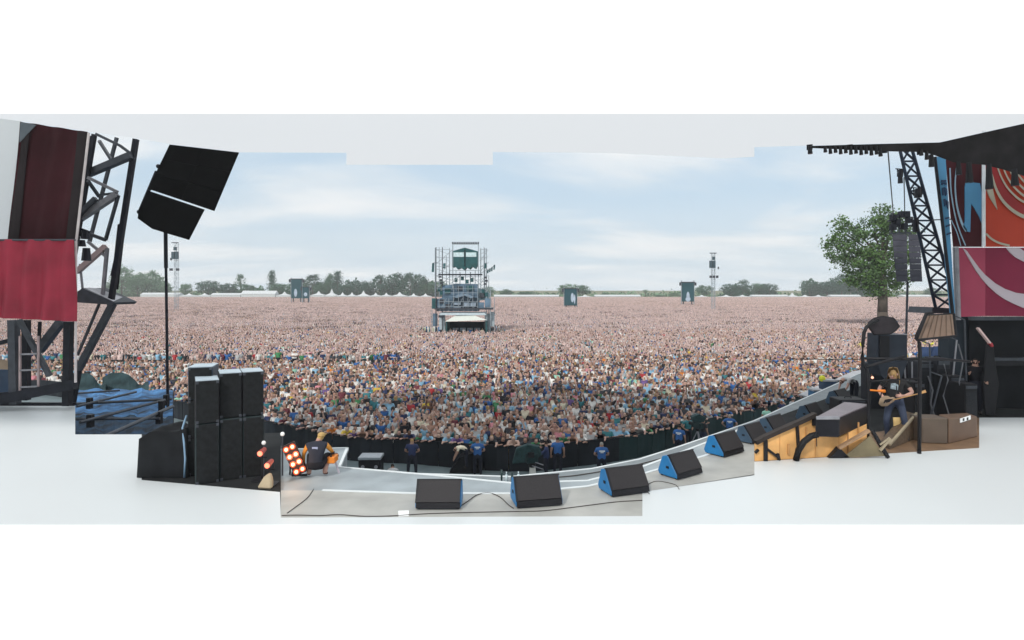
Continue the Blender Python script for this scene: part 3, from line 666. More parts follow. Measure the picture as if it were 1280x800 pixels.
# man bending over in the pit
BEND = dict(pelvis=(0, .05, .93), belly=(0, -.10, 1.04), chest=(0, -.33, 1.10), neck=(0, -.46, 1.04), head=(0, -.55, .96), crown=(0, -.62, .88), shl=(.18, -.38, 1.05), ell=(.2, -.46, .80), wrl=(.15, -.56, .60), hal=(.12, -.60, .50),
            shr=(-.18, -.38, 1.05), elr=(-.2, -.46, .80), wrr=(-.15, -.56, .60), har=(-.12, -.60, .50), fwd=(0, -.6, -.8))
p = P(583, 556, 29.6); b_ = fperson('man in a cream shirt bending over towards the pit floor', (p.x, p.y, .42), -pi / 2 + .15, BEND, [SKIN['tan'], TOP['cream'], TROU['dark'], HAIR['dark'], SHOE, TOP['cream']], group='security and camera crew in the pit', fat=1.1)
tag(MB().prism([P(574, 572, 30.2), P(592, 566, 30.2), P(603, 600, 30.2), P(556, 600, 30.2)], (0, .7, 0)).build('step_ramp', BLACK, base=Vector((p.x, 30.2, 0))), 'black draped step under the bending man', 'step')
CRCH = dict(pelvis=(0, .16, .32), belly=(0, .10, .48), chest=(0, -.02, .64), neck=(0, -.10, .76), head=(.0, -.16, .85), crown=(0, -.20, .95), shl=(.19, -.05, .70), ell=(.28, -.22, .52), wrl=(.18, -.42, .58), hal=(.12, -.48, .60),
            shr=(-.19, -.05, .70), elr=(-.30, -.20, .52), wrr=(-.20, -.40, .50), har=(-.14, -.46, .52), hil=(.11, .12, .28), knl=(.20, -.26, .46), anl=(.17, .0, .08), tol=(.19, -.15, .04), hir=(-.11, .12, .28), knr=(-.20, -.26, .46), anr=(-.17, .0, .08), tor=(-.19, -.15, .04))
o = fperson('man in a grey top crouching by the flight case', (P(491, 580, 28).x, 28, .12), .3 + pi, CRCH, [SKIN['tan'], TOP['light grey'], TROU['dark'], HAIR['dark'], SHOE, TOP['light grey']], group='security and camera crew in the pit')
# crouching cameraman on the stage
zt = STZ - .06; p = G(396, 596, zt)
KN = dict(CRCH); KN.update(head=(-.06, -.14, .84), crown=(-.09, -.18, .93), shl=(.20, -.02, .70), elr=(-.30, -.16, .52), wrr=(-.26, -.34, .42), har=(-.24, -.42, .42), ell=(.30, -.05, .50), wrl=(.30, -.10, .30), hal=(.29, -.12, .22))
cm = fperson('cameraman in a black vest with orange sleeves crouching beside the lit amber lamps', p, pi + .1, KN, [SKIN['pink'], m_('charcoal_vest', (44, 46, 56), .8), m_('black_shorts', (30, 30, 36), .8), m_('fair_cap', (176, 146, 92), .8), m_('brown_boots', (96, 62, 50), .7), m_('orange_sleeve', (206, 138, 56), .8)], sub=1, sc=.93, long_sleeve=True, shorts=True, fat=1.05)
MB().sphere((-.07, -.15, .89), (.088, .10, .065), 10, 6).box((-.09, -.27, .88), (.12, .09, .015)).build('cap', m_('fair_cap', (176, 146, 92), .8), cm, local=True, smooth=False)
MB().box((.02, .10, .66), (.12, .015, .05)).build('vest_label', m_('pale_label', (150, 160, 190), .7), cm, local=True)
c = thing('video_camera', p + Vector((.27, .20, .22)), 'small camera with orange body held low by the crouching cameraman', 'camera')
MB().box((0, 0, .1), (.16, .28, .14)).build('body', m_('orange_plastic', (222, 128, 40), .5), c, local=True, bevel=.015); MB().tube((0, .12, .1), (0, .24, .1), .05, .06, 10).build('lens', BLACK, c, local=True)
MB().box((0, -.02, .22), (.03, .22, .03)).box((0, .08, .19), (.03, .03, .05)).box((0, -.12, .19), (.03, .03, .05)).build('handle', BLACK, c, local=True); MB().beam((.06, 0, .03), (.12, .05, -.22), .03).build('strap', m_('pale_strap', (190, 180, 190), .7), c, local=True)
# flight case in the pit
c = thing('flight_case', (P(464, 580, 30).x, 30, 0), 'silver lidded black flight case standing in the pit', 'case')
MB().box((0, 0, .47), (1.06, .8, .70)).build('body', BLACK, c, local=True, bevel=.02); MB().box((0, 0, .90), (1.10, .84, .14)).build('lid', ALU, c, local=True, bevel=.02)
for x in (-.32, .32):
    MB().tube((x, -.42, .5), (x, -.395, .5), .09, .09, 10).build('latch', GALV, c, local=True)
    MB().box((x * 1.3, 0, .06), (.08, .5, .12)).build('castor', RUBBER, c, local=True)
# white cups / litter in the pit
for i, (x, y) in enumerate([(581, 576), (592, 576.5), (602, 577), (607, 581), (440, 583), (455, 582)]): pass
# pit camera with hood on a pedestal
cx = P(662, 580, 28); c = thing('pit_camera', (cx.x, 28, 0), 'big black hooded television camera on a pale pedestal in the pit', 'television camera')
MB().tube((.15, 0, 0), (.13, 0, 1.0), .22, .13, 12).build('pedestal', m_('pale_pedestal', (196, 196, 190), .5), c, local=True, smooth=True)
MB().sphere((.12, 0, 1.05), (.17, .17, .14), 10, 6).build('pan_head', BLACK, c, local=True, smooth=True)
for a in (0.4, 2.5, 4.4): MB().beam((.13, 0, .75), (.13 + .75 * cos(a), .75 * sin(a), .02), .05).build('leg', GALV, c, local=True)
MB().box((0, .1, 1.42), (.55, .9, .42), rz=.3).build('body', m_('camera_black', (34, 52, 54), .5, .3, 5), c, local=True, bevel=.04)
MB().prism([Vector((-.80, -.2, 1.15)), Vector((-.62, -.2, 1.85)), Vector((-.1, -.2, 2.05)), Vector((.45, -.2, 1.95)), Vector((.55, -.2, 1.55)), Vector((.1, -.2, 1.25))], (0, .25, 0)).build('hood', m_('camera_cover', (44, 66, 68), .7, .3, 6), c, local=True, bevel=.03)
MB().tube((-.1, .5, 1.42), (-.22, .95, 1.42), .14, .18, 12).build('lens', BLACK, c, local=True)
for z0, z1 in ((1.3, 1.15), (1.1, .95)): MB().beam((.1, -.25, z0), (.62, -.35, z1), .035).build('pan_handle', GALV, c, local=True)
MB().box((.05, -.38, 1.62), (.3, .1, .22)).build('viewfinder', BLACK, c, local=True)
# tripod camera in the right of the pit
D = 34.0; tx = P(872, 540, D).x; c = thing('tripod_camera', (tx, D, 0), 'black camera on a tall pale tripod beside its operator in dark grey', 'camera')
for a in (.6, 2.7, 4.7): MB().beam((0, 0, 1.25), (.55 * cos(a), .55 * sin(a), .02), .05).build('leg', GALV, c, local=True)
MB().sphere((0, 0, 1.3), .1, 8, 6).build('head', BLACK, c, local=True); MB().box((0, 0, 1.55), (.3, .7, .32), rz=.4).build('body', m_('camera_black', (34, 52, 54), .5, .3, 5), c, local=True, bevel=.03)
MB().prism([Vector((-.25, 0, 1.75)), Vector((.35, 0, 1.72)), Vector((.5, 0, 1.95)), Vector((.1, 0, 2.15)), Vector((-.3, 0, 2.0))], (0, .4, 0)).build('rain_cover', m_('camera_cover', (44, 66, 68), .7, .3, 6), c, local=True)
MB().tube((-.15, .35, 1.55), (-.25, .6, 1.55), .09, .11, 10).build('lens', BLACK, c, local=True)
# people further along the right of the pit
o = pitman(989, 497, 'man in a grey shirt stretching an arm out in the pit beyond the tan wall', 'light grey', rz=1.9, pose={**REACH}, hair='dark', h=1.7)
o = pitman(977, 500, 'ginger haired person in dark clothes beside the man stretching out', 'navy', rz=.4, hair='ginger', h=1.68)
o = pitman(958, 508, 'steward in a mint top by the barrier right of the last pit guard', 'mint', rz=pi, hair='brown', h=1.7)
# ramps and blue boxes beyond the stage edge on the right
def slab(name, pix, z, th, m, label, cat):
    pts = [G(x, y, z) for x, y in pix]; b = sum(pts, Vector()) / len(pts); b.z = 0
    t = thing(name, b, label, cat); MB().prism(pts, (0, 0, -th)).build('deck', m, t)
    for q in pts: MB().tube(q.lerp(b + Vector((0, 0, z)), .08) - Vector((0, 0, th)), Vector((q.lerp(b, .08).x, q.lerp(b, .08).y, 0)), .04).build('leg', STEEL, t)
slab('platform', [(998, 493), (1022, 482), (1038, 486), (1020, 497)], 1.7, .08, m_('pale_ramp', (164, 164, 168), .6), 'small pale grey platform beyond the stage edge, left of the blue boxes', 'platform')
slab('platform', [(1044, 474), (1066, 464), (1086, 461), (1086, 476)], 1.9, .08, m_('pale_ramp', (164, 164, 168), .6), 'pale grey platform right of the blue boxes by the pipe stand', 'platform')
for x0, x1, y0, y1, D, m, lab in [(1017, 1028, 489, 514, 31, m_('blue_box', (44, 98, 136), .6, .2, 3), 'narrow bright blue bin standing below the small platform'), (1030, 1046, 477, 505, 34, m_('dark_blue_box', (44, 66, 92), .6, .2, 3), 'dark blue cabinet with a yellow cap beyond the stage edge')]:
    a, b = P(x0, y0, D), P(x1, y1, D); t = thing('equipment_box', ((a.x + b.x) / 2, D + .3, 0), lab, 'box'); h = a.z
    MB().box((0, 0, h / 2), (b.x - a.x, .6, h)).build('body', m, t, local=True, bevel=.03); MB().box((0, 0, h + .04), (b.x - a.x + .06, .66, .08)).build('lid', m_('pale_ramp', (164, 164, 168), .6), t, local=True)
    if D == 34: MB().sphere((-(b.x - a.x) / 2, -.1, h + .14), .18, 8, 6).build('yellow_cap', m_('hi_vis_yellow', (226, 224, 60), .7), t, local=True)

# ------------------------------------------------------------------ speaker cabinets, lamps on the left
def cabinet(c, d, rz, m, label, lid=False, group='stacked speaker cabinets on the side deck'):
    t = thing('speaker_cabinet', c, label, 'speaker cabinet', group, rz)
    w, dd, h = d
    MB().box((0, 0, h / 2), (w, dd, h)).build('body', m, t, local=True, bevel=.012)
    MB().box((0, -dd / 2 - .008, h / 2), (w - .03, .02, h - .03)).build('grille', m_('cabinet_cloth', (28, 30, 32), .85, .35, 12), t, local=True)
    if lid: MB().box((0, 0, h + .006), (w - .01, dd - .01, .014)).build('lid', CABTOP, t, local=True)
    MB().box((w / 2 + .006, -.05, h * .6), (.014, .16, .08)).build('handle', BLACK, t, local=True)
    for z in (.03, h - .03): MB().box((-w / 2 + .03, -dd / 2 - .02, z), (.05, .02, .05)).box((w / 2 - .03, -dd / 2 - .02, z), (.05, .02, .05)).build('corner', STEEL, t, local=True)
    return t
CABG = m_('green_grey_cabinet', (40, 50, 52), .5, .2, 3)
# two rows deep, three high; positions from the base line in the photo
RZC = .50; ux, uy = cos(RZC), sin(RZC)
bx, by = G(232, 607, STZ).x, G(232, 607, STZ).y
names = ['left', 'middle', 'right']
ws = [.42, .41, .40]; off = 0
for i, w in enumerate(ws):
    cxx = bx + (off + w / 2) * ux; cyy = by + (off + w / 2) * uy; off += w + .012
    z = STZ; hs = [1.22, .90] if i else [1.18, .84]
    dd = .7 if i < 1 else .62
    for j, h in enumerate(hs):
        shift = .10 if (j == 1 and i in (1, 2)) else 0
        cabinet((cxx - sin(RZC) * shift, cyy + cos(RZC) * shift + .35, z), (w, dd, h - .008), RZC, CASE if j == 1 else CABG,
                '%s, %s column of the big stack, %s' % (['tall green grey lower cabinet', 'black cabinet under a pale lid'][j], names[i], ['on the deck', 'topmost'][j]), lid=(j == 1))
        z += h
p = G(214, 606, STZ); cabinet((p.x + .18, p.y + .9, STZ + 1.55), (.46, .6, .66), .25, CASEB, 'blue grey cabinet leftmost on top beside the thin pole', lid=True)
cabinet((p.x + .18, p.y + .9, STZ + .78), (.46, .6, .765), .25, CASE, 'black cabinet in the middle of the leftmost column'); cabinet((p.x + .18, p.y + .9, STZ), (.46, .6, .77), .25, CASE, 'black cabinet at the foot of the leftmost column')
# draped cases left of the stack
t = thing('draped_case', (G(196, 600, STZ).x, G(196, 600, STZ).y + .6, STZ), 'black cloth draped over cases left of the cabinet stack', 'drape'); rr = random.Random(4)
mb = MB(); nx, ny = 9, 6
gr = [[(-.45 + .95 * i / nx, (-.45 + .9 * j / ny), 0.80 + .25 * sin(i * .7) * .3 + .22 * i / nx + rr.uniform(-.03, .03)) for i in range(nx + 1)] for j in range(ny + 1)]
vs = [v for rw in gr for v in rw]; fs = [(j * (nx + 1) + i, j * (nx + 1) + i + 1, (j + 1) * (nx + 1) + i + 1, (j + 1) * (nx + 1) + i) for j in range(ny) for i in range(nx)]
ring = [(0, i) for i in range(nx + 1)] + [(j, nx) for j in range(1, ny + 1)] + [(ny, i) for i in range(nx - 1, -1, -1)] + [(j, 0) for j in range(ny - 1, 0, -1)]
b0 = len(vs)
for k, (j, i) in enumerate(ring):
    v = gr[j][i]; f_ = 1.06 + .04 * sin(k * 2.2); vs.append((v[0] * f_, v[1] * f_, .01))
for k in range(len(ring)):
    k2 = (k + 1) % len(ring); a = ring[k][0] * (nx + 1) + ring[k][1]; b = ring[k2][0] * (nx + 1) + ring[k2][1]; fs.append((a, b, b0 + k2, b0 + k))
mb.add(vs, fs).build('cloth', m_('black_drape', (24, 26, 29), .95, .3, 3), t, local=True, smooth=True)
MB().path([(.50, -.50, .02), (.50, -.47, .4), (.47, -.46, .7), (.42, -.42, 1.0), (.38, -.2, 1.2)], .022, 8).build('pale_cable', m_('pale_blue_cable', (120, 150, 176), .5), t, local=True, smooth=True)
# red lamps on a low stand and the white cloth
WARM = m_('red_hot_lens', (255, 120, 90), .3, .1, 3, emit=2.2); AMB = m_('amber_bulb', (255, 206, 150), .3, .1, 3, emit=2.6)
for x, y, rz, lab in [(325, 567, .2, 'small red lit lamp beside the cabinet stack, the upper one'), (334, 582, .1, 'small red lit lamp above the white cloth, the lower one')]:
    p = G(x, 608 if y > 575 else 602, STZ); q = P(x, y, p.y); t = thing('stage_lamp', p, lab, 'lamp', 'red lamps left of the amber lamps'); zz_ = q.z - STZ
    MB().tube((0, 0, zz_), (0, .22, zz_ + .03), .062, .045, 12).build('body', m_('red_lamp_body', (150, 60, 52), .5), t, local=True); MB().tube((0, -.012, zz_), (0, .004, zz_), .05, .05, 12).build('lens', WARM, t, local=True)
    MB().tube((0, .1, 0), (0, .1, zz_ - .07), .02).box((0, .1, .015), (.3, .3, .03)).build('stand', BLACK, t, local=True); MB().path([(-.1, .1, zz_), (-.1, .1, zz_ - .1), (.1, .1, zz_ - .1), (.1, .1, zz_)], .012).build('yoke', BLACK, t, local=True)
p = G(331, 611, STZ); t = tag(MB().prism([Vector((-.16, 0, 0)), Vector((.14, -.05, 0)), Vector((.12, 0, .16)), Vector((.06, .05, .27)), Vector((-.04, .05, .22)), Vector((-.12, .02, .08))], (0, .14, 0)).build('white_cloth', m_('cream_cloth', (168, 152, 126), .85, .1, 6), local=True, bevel=.03), 'crumpled cream cloth lying below the red lamps', 'cloth'); t.location = p
for x, y, h, lab in [(322, 556, 1.0, 'thin rod stand with a pale knob beside the stack'), (346, 545, 1.25, 'thin rod stand with a white knob left of the amber lamps')]:
    p = G(x, 600, STZ) + Vector((0, .3, 0)); q = P(x, y, p.y); t = thing('stand', p, lab, 'stand', 'thin rod stands by the amber lamps'); MB().tube((0, 0, 0), (0, 0, q.z - STZ), .018).build('rod', STEEL, t, local=True); MB().sphere((0, 0, q.z - STZ + .04), .045, 8, 6).build('knob', m_('white_knob', (236, 236, 236), .4), t, local=True)
# the tilted lamp panel, 2 x 4 bulbs
p = G(368, 600, zt); t = thing('blinder_light', p, 'tilted black frame of eight glowing amber lamps on the stage corner', 'stage light')
ax = (P(376, 590, p.y) - P(361, 557, p.y)).normalized(); sx = Vector((ax.z, 0, -ax.x)) * -1; base_c = P(368, 574, p.y) - p; nrm_ = Vector((.25, -1, .1)).normalized()
sx = (sx - nrm_ * sx.dot(nrm_)).normalized(); ax = (ax - nrm_ * ax.dot(nrm_)).normalized()
hw, hl = .13, .33
MB().prism([base_c + sx * a * hw + ax * b * hl for a, b in ((-1, -1), (1, -1), (1, 1), (-1, 1))], -nrm_ * .12).build('housing', m_('lamp_housing', (52, 36, 34), .5), t, local=True, bevel=.01)
for i in range(4):
    for j in (-1, 1):
        cc = base_c + sx * j * hw * .5 + ax * hl * (-.75 + .5 * i)
        MB().tube(cc, cc + nrm_ * .015, .056, .062, 12).build('reflector', m_('red_reflector', (176, 70, 44), .3, .1, 3, emit=.8), t, local=True); MB().sphere(cc + nrm_ * .02, .036, 8, 6).build('bulb', AMB, t, local=True)
MB().beam(base_c - nrm_ * .12 + ax * .1, (-.14, .25, .02), .03).beam((-.14, .25, .015), (.16, .3, .015), .04).build('stand', BLACK, t, local=True); MB().beam(base_c - nrm_ * .1 - ax * .2, (-.20, .3, .02), .03).build('brace', BLACK, t, local=True)
ll = bpy.data.lights.new('lamp_glow', 'POINT'); ll.energy = 6; ll.color = (1, .6, .35); ll.shadow_soft_size = .15; lo_ = bpy.data.objects.new('lamp_glow', ll); COL.objects.link(lo_); lo_.location = p + base_c + nrm_ * .25; 

# ------------------------------------------------------------------ left wing: banners, truss tower, hanging speakers
def cloth(name, corners, m, label, cat, waves=3, amp=.12, n=(14, 10), parent=None, off=0.0):
    """corners: TL, TR, BR, BL"""
    tl_, tr_, br_, bl_ = corners; nx, ny = n; vs = []
    for k in (0, 1):
        for j in range(ny + 1):
            for i in range(nx + 1):
                u, v = i / nx, j / ny; q = tl_.lerp(tr_, u).lerp(bl_.lerp(br_, u), v); q = q + Vector((0, amp * sin(u * waves * 2 * pi + v * 1.3) * (.5 + .5 * v) + amp * .4 * sin(u * 17 + v * 5) + .02 * k, 0)); vs.append(q)
    N = (nx + 1) * (ny + 1); fs = []
    for k in (0, 1):
        for j in range(ny):
            for i in range(nx):
                a = k * N + j * (nx + 1) + i; f_ = (a, a + 1, a + nx + 2, a + nx + 1); fs.append(f_ if k == 0 else f_[::-1])
    base = (bl_ + br_) / 2
    if parent: return MB().add(vs, fs).build(name, m, parent, smooth=True)
    return tag(MB().add(vs, fs).build(name, m, base=base, smooth=True), label, cat)
D = 18.4
mar = m_('dark_maroon_cloth', (60, 26, 32), .8, .4, .5, bump=.4, detail=8); blk = m_('near_black_cloth', (44, 38, 40), .8, .2, 1)
t = thing('banner', P(55, 300, D), 'tall dark maroon banner with black edges hanging at the far left', 'banner')
cloth('cloth', [P(25, 152, D), P(110, 165, D), P(95, 300, D), P(8, 300, D)], mar, None, None, 3, .07, (20, 10), t)
cloth('left_border', [P(28, 168, D - .12), P(37, 160, D - .12), P(22, 299, D - .12), P(9.5, 299, D - .12)], blk, None, None, 1, .02, (3, 10), t)
cloth('right_border', [P(97, 164, D - .12), P(108.5, 165.5, D - .12), P(93.5, 299, D - .12), P(82, 299, D - .12)], blk, None, None, 1, .02, (3, 10), t)
cloth('corner_patch', [P(25.5, 152.6, D - .14), P(45, 156, D - .14), P(30, 172, D - .14), P(24, 178, D - .14)], m_('grey_blue_cloth', (92, 100, 108), .8), None, None, 1, .0, (4, 4), t)
red = m_('crimson_cloth', (148, 34, 56), .7, .3, .9, bump=.5, detail=8)
t = thing('banner', P(47, 400, D - .5), 'crumpled crimson banner hanging in front below the dark maroon one', 'banner')
cloth('cloth', [P(-30, 299, D - .5), P(93, 300, D - .5), P(93.5, 402, D - .5), P(-30, 396, D - .5)], red, None, None, 5, .08, (60, 20), t); MB().tube(P(-30, 300, D - .5), P(94, 300, D - .5), .03).build('top_rod', STEEL, t)
t = thing('banner_pole', P(94, 402, D - .2), 'slender white pole along the right side of the maroon banner', 'pole'); MB().tube(P(111, 166, D - .2), P(95.5, 300, D - .2), .035).tube(P(95, 300, D - .2), P(94.5, 478, D - .2), .035).build('tube', m_('off_white_pole', (206, 196, 196), .5), t)
MB_ = thing('surround_drape', P(0, 300, 19.6), 'plain white added drape standing in for the pale wall at the far left', 'drape')
cloth('cloth', [P(-220, 120, 19.6), P(26, 151.5, 19.6), P(10, 302, 19.6), P(-220, 302, 19.6)], m_('white_surround_cloth', (222, 226, 230), .8, .01), None, None, 1, .0, (6, 4), MB_)  # added cloth filling in for the pale wall beside the banner
# truss tower
D = 20.0
t = thing('truss_tower', P(110, 480, D), 'leaning dark steel truss tower with pale diagonals behind the maroon banner', 'truss tower')
def b(px0, py0, px1, py1, w, m=STEEL2, nm='brace', d0=0, d1=0, par=None, wd=None):
    MB().beam(P(px0, py0, D + d0), P(px1, py1, D + d1), w * (D) / F, (wd or w) * D / F).build(nm, m, par or t)
b(170, 174, 138, 382, 5.5, nm='chord'); b(118, 168, 91, 330, 4.5, nm='chord', d0=.1, d1=.1); b(146, 172, 112, 302, 3.5, STEEL, 'chord', .9, .9); b(113, 170, 98, 262, 3, STEEL2, 'chord', .5, .5)
b(152, 290, 140, 345, 3, STEEL, 'chord', .6, .6)
b(120, 167.5, 150, 182, 3.2, STEEL); b(150, 182, 165, 193, 3.2, STEEL); b(124, 176, 138, 198, 3.2, GALV, d1=.6)
b(110, 217, 165, 194, 8, STEEL, 'brace', .3, -.1); b(110, 222, 147, 240, 3.5, GALV); b(110, 226, 124, 246, 3.2, STEEL, d1=.6)
b(124, 244, 146, 241, 2.5, STEEL); b(97, 270, 120, 248, 5.5, STEEL); b(96, 276, 146, 243, 7, GALV, 'brace', .2); b(94, 286, 132, 300, 4, STEEL)
b(132, 300, 148, 244, 3.2, STEEL, d0=.2); b(96, 340, 132, 308, 6, m_('pinkish_steel', (170, 150, 150), .5), 'brace'); b(110, 302, 134, 322, 3, GALV)
b(128, 375, 134, 310, 3.5, GALV); b(104, 368, 100, 330, 2, GALV)
pts = [P(95, 360, D), P(112, 359, D), P(143, 374, D), P(140, 380, D), P(95, 378, D)]
MB().prism([P(95, 366, D - .2), P(103, 360, D - .2), P(143, 378, D - .2), P(140, 381, D - .2), P(95, 378, D - .2)], (0, 1.2, 0)).build('platform', STEEL, t)
MB().prism([P(103, 360, D - .15), P(112, 359.5, D + .1), P(137, 370, D + .1), P(142, 377, D - .15)], (0, .9, -.06)).build('deck_edge', m_('pale_canvas', (190, 190, 196), .7), t)
b(141, 380, 98, 462, 7, STEEL, 'brace'); b(124, 380, 97, 444, 2.5, STEEL, 'brace'); b(98, 462, 90, 505, 6, STEEL2, 'brace')
t2 = thing('lamp_cluster', P(102, 300, D - .8), 'cluster of small black lamps hanging by the banner edge on the truss', 'lamp')
for (x, y, w, h) in ((98, 290, .16, .28), (107, 294, .2, .24), (102, 304, .18, .2), (108, 318, .2, .4)):
    q = P(x, y, D - .8); MB().tube(q + Vector((0, 0, h / 2)), q - Vector((0, 0, h / 2)), w * .5, w * .7, 8).build('lamp', STEEL2, t2)
MB().beam(P(95, 284, D - .8), P(112, 290, D - .8), .06).build('bar', STEEL2, t2)
t3 = thing('slim_speaker', P(143, 340, D + .2), 'slim black speaker hanging on the right side of the truss tower', 'speaker')
MB().prism([P(147, 280, D + .2), P(157.5, 279, D + .2), P(148, 362, D + .2), P(138, 361, D + .2)], back(145, 320, D, .5)).build('body', BLACK, t3, bevel=.02); MB().prism([P(149, 283, D + .18), P(151.5, 283, D + .18), P(143, 358, D + .18), P(140.5, 358, D + .18)], (0, .03, 0)).build('pale_edge', GALV, t3)
# lower frame under the crimson banner
D = 19.3; t = thing('support_frame', P(45, 507, D), 'heavy dark support frame with a ladder under the crimson banner', 'frame')
b(17, 400, 19, 505, 9, STEEL, 'column'); b(86, 402, 84, 507, 8, STEEL2, 'column'); b(33, 400, 33, 500, 7, STEEL2, 'column', .5, .5); b(24, 400, 62, 470, 5, STEEL, 'brace', -.1, -.1); b(78, 400, 49, 438, 9, STEEL, 'brace', .4, .4); b(50, 402, 48, 440, 3, STEEL2, 'brace', .6, .6)
b(-60, 512, 94, 480, 9, STEEL2, 'crossbeam', -.2, -.2, wd=12); b(-60, 499, 14, 492, 5, STEEL2, 'crossbeam', .3, .3); b(-40, 505, 94, 505, 4, STEEL2, 'crossbeam', .3, .3); b(-60, 445, 14, 425, 5, STEEL2, 'brace', .4, .4)
D = 19.1
for x in (25, 48): b(x, 420, x, 496, 2, m_('pinkish_steel', (170, 150, 150), .5), 'ladder_rail')
for y in (443, 463, 484): b(25, y, 48, y - 1, 2, GALV, 'ladder_rung')
# thing boards at the far left
t = thing('board_panel', P(5, 455, 19.8), 'plain tan board leaning at the far left behind the frame', 'board'); MB().prism([P(-30, 447, 19.9), P(12, 451, 19.9), P(12, 462, 19.9), P(-30, 460, 19.9)], (0, .05, 0)).build('board', m_('tan_board', (150, 130, 110), .8), t)
t = thing('equipment_box', P(5, 490, 20.5), 'dark blue box behind the leftmost column of the frame', 'box'); MB().prism([P(-30, 462, 20.4), P(16, 462, 20.4), P(16, 500, 20.4), P(-30, 500, 20.4)], (0, .6, 0)).build('body', m_('dark_blue_box', (44, 66, 92), .6, .2, 3), t)
# stewards in yellow below the banner, beyond the frame
for x, y, lab in ((54, 459, 'steward in a yellow jacket seen through the ladder, the left one'), (76, 460, 'steward in a yellow jacket seen past the frame, the right one'), (66, 464, 'stooping steward in yellow between the other two under the banner')):
    h = 1.7; D_ = (CZ - h) * F / (y - 6 - HZ); fperson(lab, ((x - 640) / F * D_, D_, 0), 1.0 if x < 70 else -.8, HIPS, [SKIN['tan'], m_('hi_vis_yellow', (226, 224, 60), .7), TROU['dark'], HAIR['dark'], SHOE, m_('hi_vis_yellow', (226, 224, 60), .7)], sub=0, fingers=False, fat=1.3, long_sleeve=True, group='stewards in yellow jackets')

# hanging line array at left
D = 24.0; t = thing('line_array', P(230, 240, D), 'large black line array of speakers tilted above the thin pole', 'speaker array')
ax = (P(209, 298, D) - P(247, 190, D)); axn = ax.normalized()
tlc, trc, brc, blc = P(212, 180.5, D), P(299, 190.5, D), P(268, 264, D), P(185, 236, D)
for k in range(3):
    a0, a1 = k / 3 + .001, (k + 1) / 3 - .001
    L0, L1_ = tlc.lerp(blc, a0), tlc.lerp(blc, a1); R0, R1 = trc.lerp(brc, a0), trc.lerp(brc, a1)
    for h_, (q0, q1) in enumerate(((0, .499), (.4995, 1))):
        MB().prism([L0.lerp(R0, q0), L0.lerp(R0, q1), L1_.lerp(R1, q1), L1_.lerp(R1, q0)], back(235, 240, D, 1.1 + .08 * h_)).build('cabinet', m_('array_black', (7, 7, 9), .95, .3, 3), t)
lo4 = [P(184.5, 238, D + .02), P(256, 262, D + .02), P(236.5, 300, D + .02), P(211, 292.5, D + .02), P(190, 286, D + .02), P(172, 273, D + .02), P(173, 264, D + .02)]
MB().prism(lo4, back(235, 260, D, 1.0)).build('bottom_cabinet', m_('array_black', (7, 7, 9), .95, .3, 3), t)
for x, y in ((188, 235), (174, 265), (198, 208)): MB().sphere(P(x, y, D + .1), .09, 8, 6).build('rigging_pin', STEEL2, t)
MB().beam(P(196, 214, D + .5), P(174, 266, D + .5), .1).build('side_bar', STEEL2, t)
t = thing('speaker_pole', P(209, 520, D + .5), 'thin black pole rising from the blue tarpaulin to the speaker array', 'pole'); MB().tube(P(210, 522, D + .5), P(207.5, 335, D + .5), .055).tube(P(207.5, 335, D + .5), P(207, 288, D + .5), .075).build('tube', STEEL2, t)

# blue tarpaulin roof with pipes
D = 20; z0_ = 4.6
nx, ny = 26, 12; pts = []
def Tp(u, v):
    yy_ = 553 + (486 - 553) * v; q = G(90 + 126 * u, yy_, z0_ - .5 * v); return q
rr = random.Random(9); vs = []
for j in range(ny + 1):
    for i in range(nx + 1):
        q = Tp(i / nx, j / ny); vs.append(q + Vector((0, 0, .05 * sin(i * 1.1 + j * .6) + rr.uniform(-.035, .035) - .05)))
fs = [(j * (nx + 1) + i, j * (nx + 1) + i + 1, (j + 1) * (nx + 1) + i + 1, (j + 1) * (nx + 1) + i) for j in range(ny) for i in range(nx)]
t = thing('tarpaulin_roof', (vs[0].x + 4, vs[0].y + 3, 0), 'wrinkled dark blue tarpaulins lashed over scaffold pipes left of the thin pole', 'tarpaulin')
tm = m_('blue_tarpaulin', (16, 50, 76), .9, .9, 1.3, detail=8); tm2 = m_('pale_blue_tarpaulin', (54, 98, 140), .9, .95, 1.3, detail=8)
half = [f for f in fs if True]
lowr = [f for k, f in enumerate(fs) if (k // nx) < 6]; upr = [f for k, f in enumerate(fs) if (k // nx) >= 6]
MB().add(vs, lowr).build('sheet', tm, t, smooth=False); MB().add([v + Vector((0, 0, .02)) for v in vs], upr).build('sheet', tm2, t, smooth=False)
def tpipe(x0, y0, x1, y1, z, r_=.05, nm='pipe', m=STEEL): MB().tube(G(x0, y0, z), G(x1, y1, z), r_).build(nm, m, t)
tpipe(90, 505, 215, 499, z0_ + .3); tpipe(90, 524, 200, 523, z0_ + .3, .045); tpipe(96, 508, 170, 490, z0_ + .35, .045); tpipe(100, 528, 206, 500, z0_ + .4, .05); tpipe(130, 546, 216, 508, z0_ + .45, .06); tpipe(92, 492, 150, 488, z0_ + .2, .04)
for x, y in ((112, 504), (202, 508), (199, 522), (113, 526), (208, 500)):
    q = G(x, y, z0_ + .3); MB().box(q, (.16, .16, .4)).build('clamp', BLACK, t)
for u, v in ((0, 0), (1, 0), (0, 1), (1, 1), (.5, 1)):
    q = Tp(u, v); MB().tube(q - Vector((0, 0, .15)), (q.x, q.y, 0), .05).build('leg', STEEL, t)
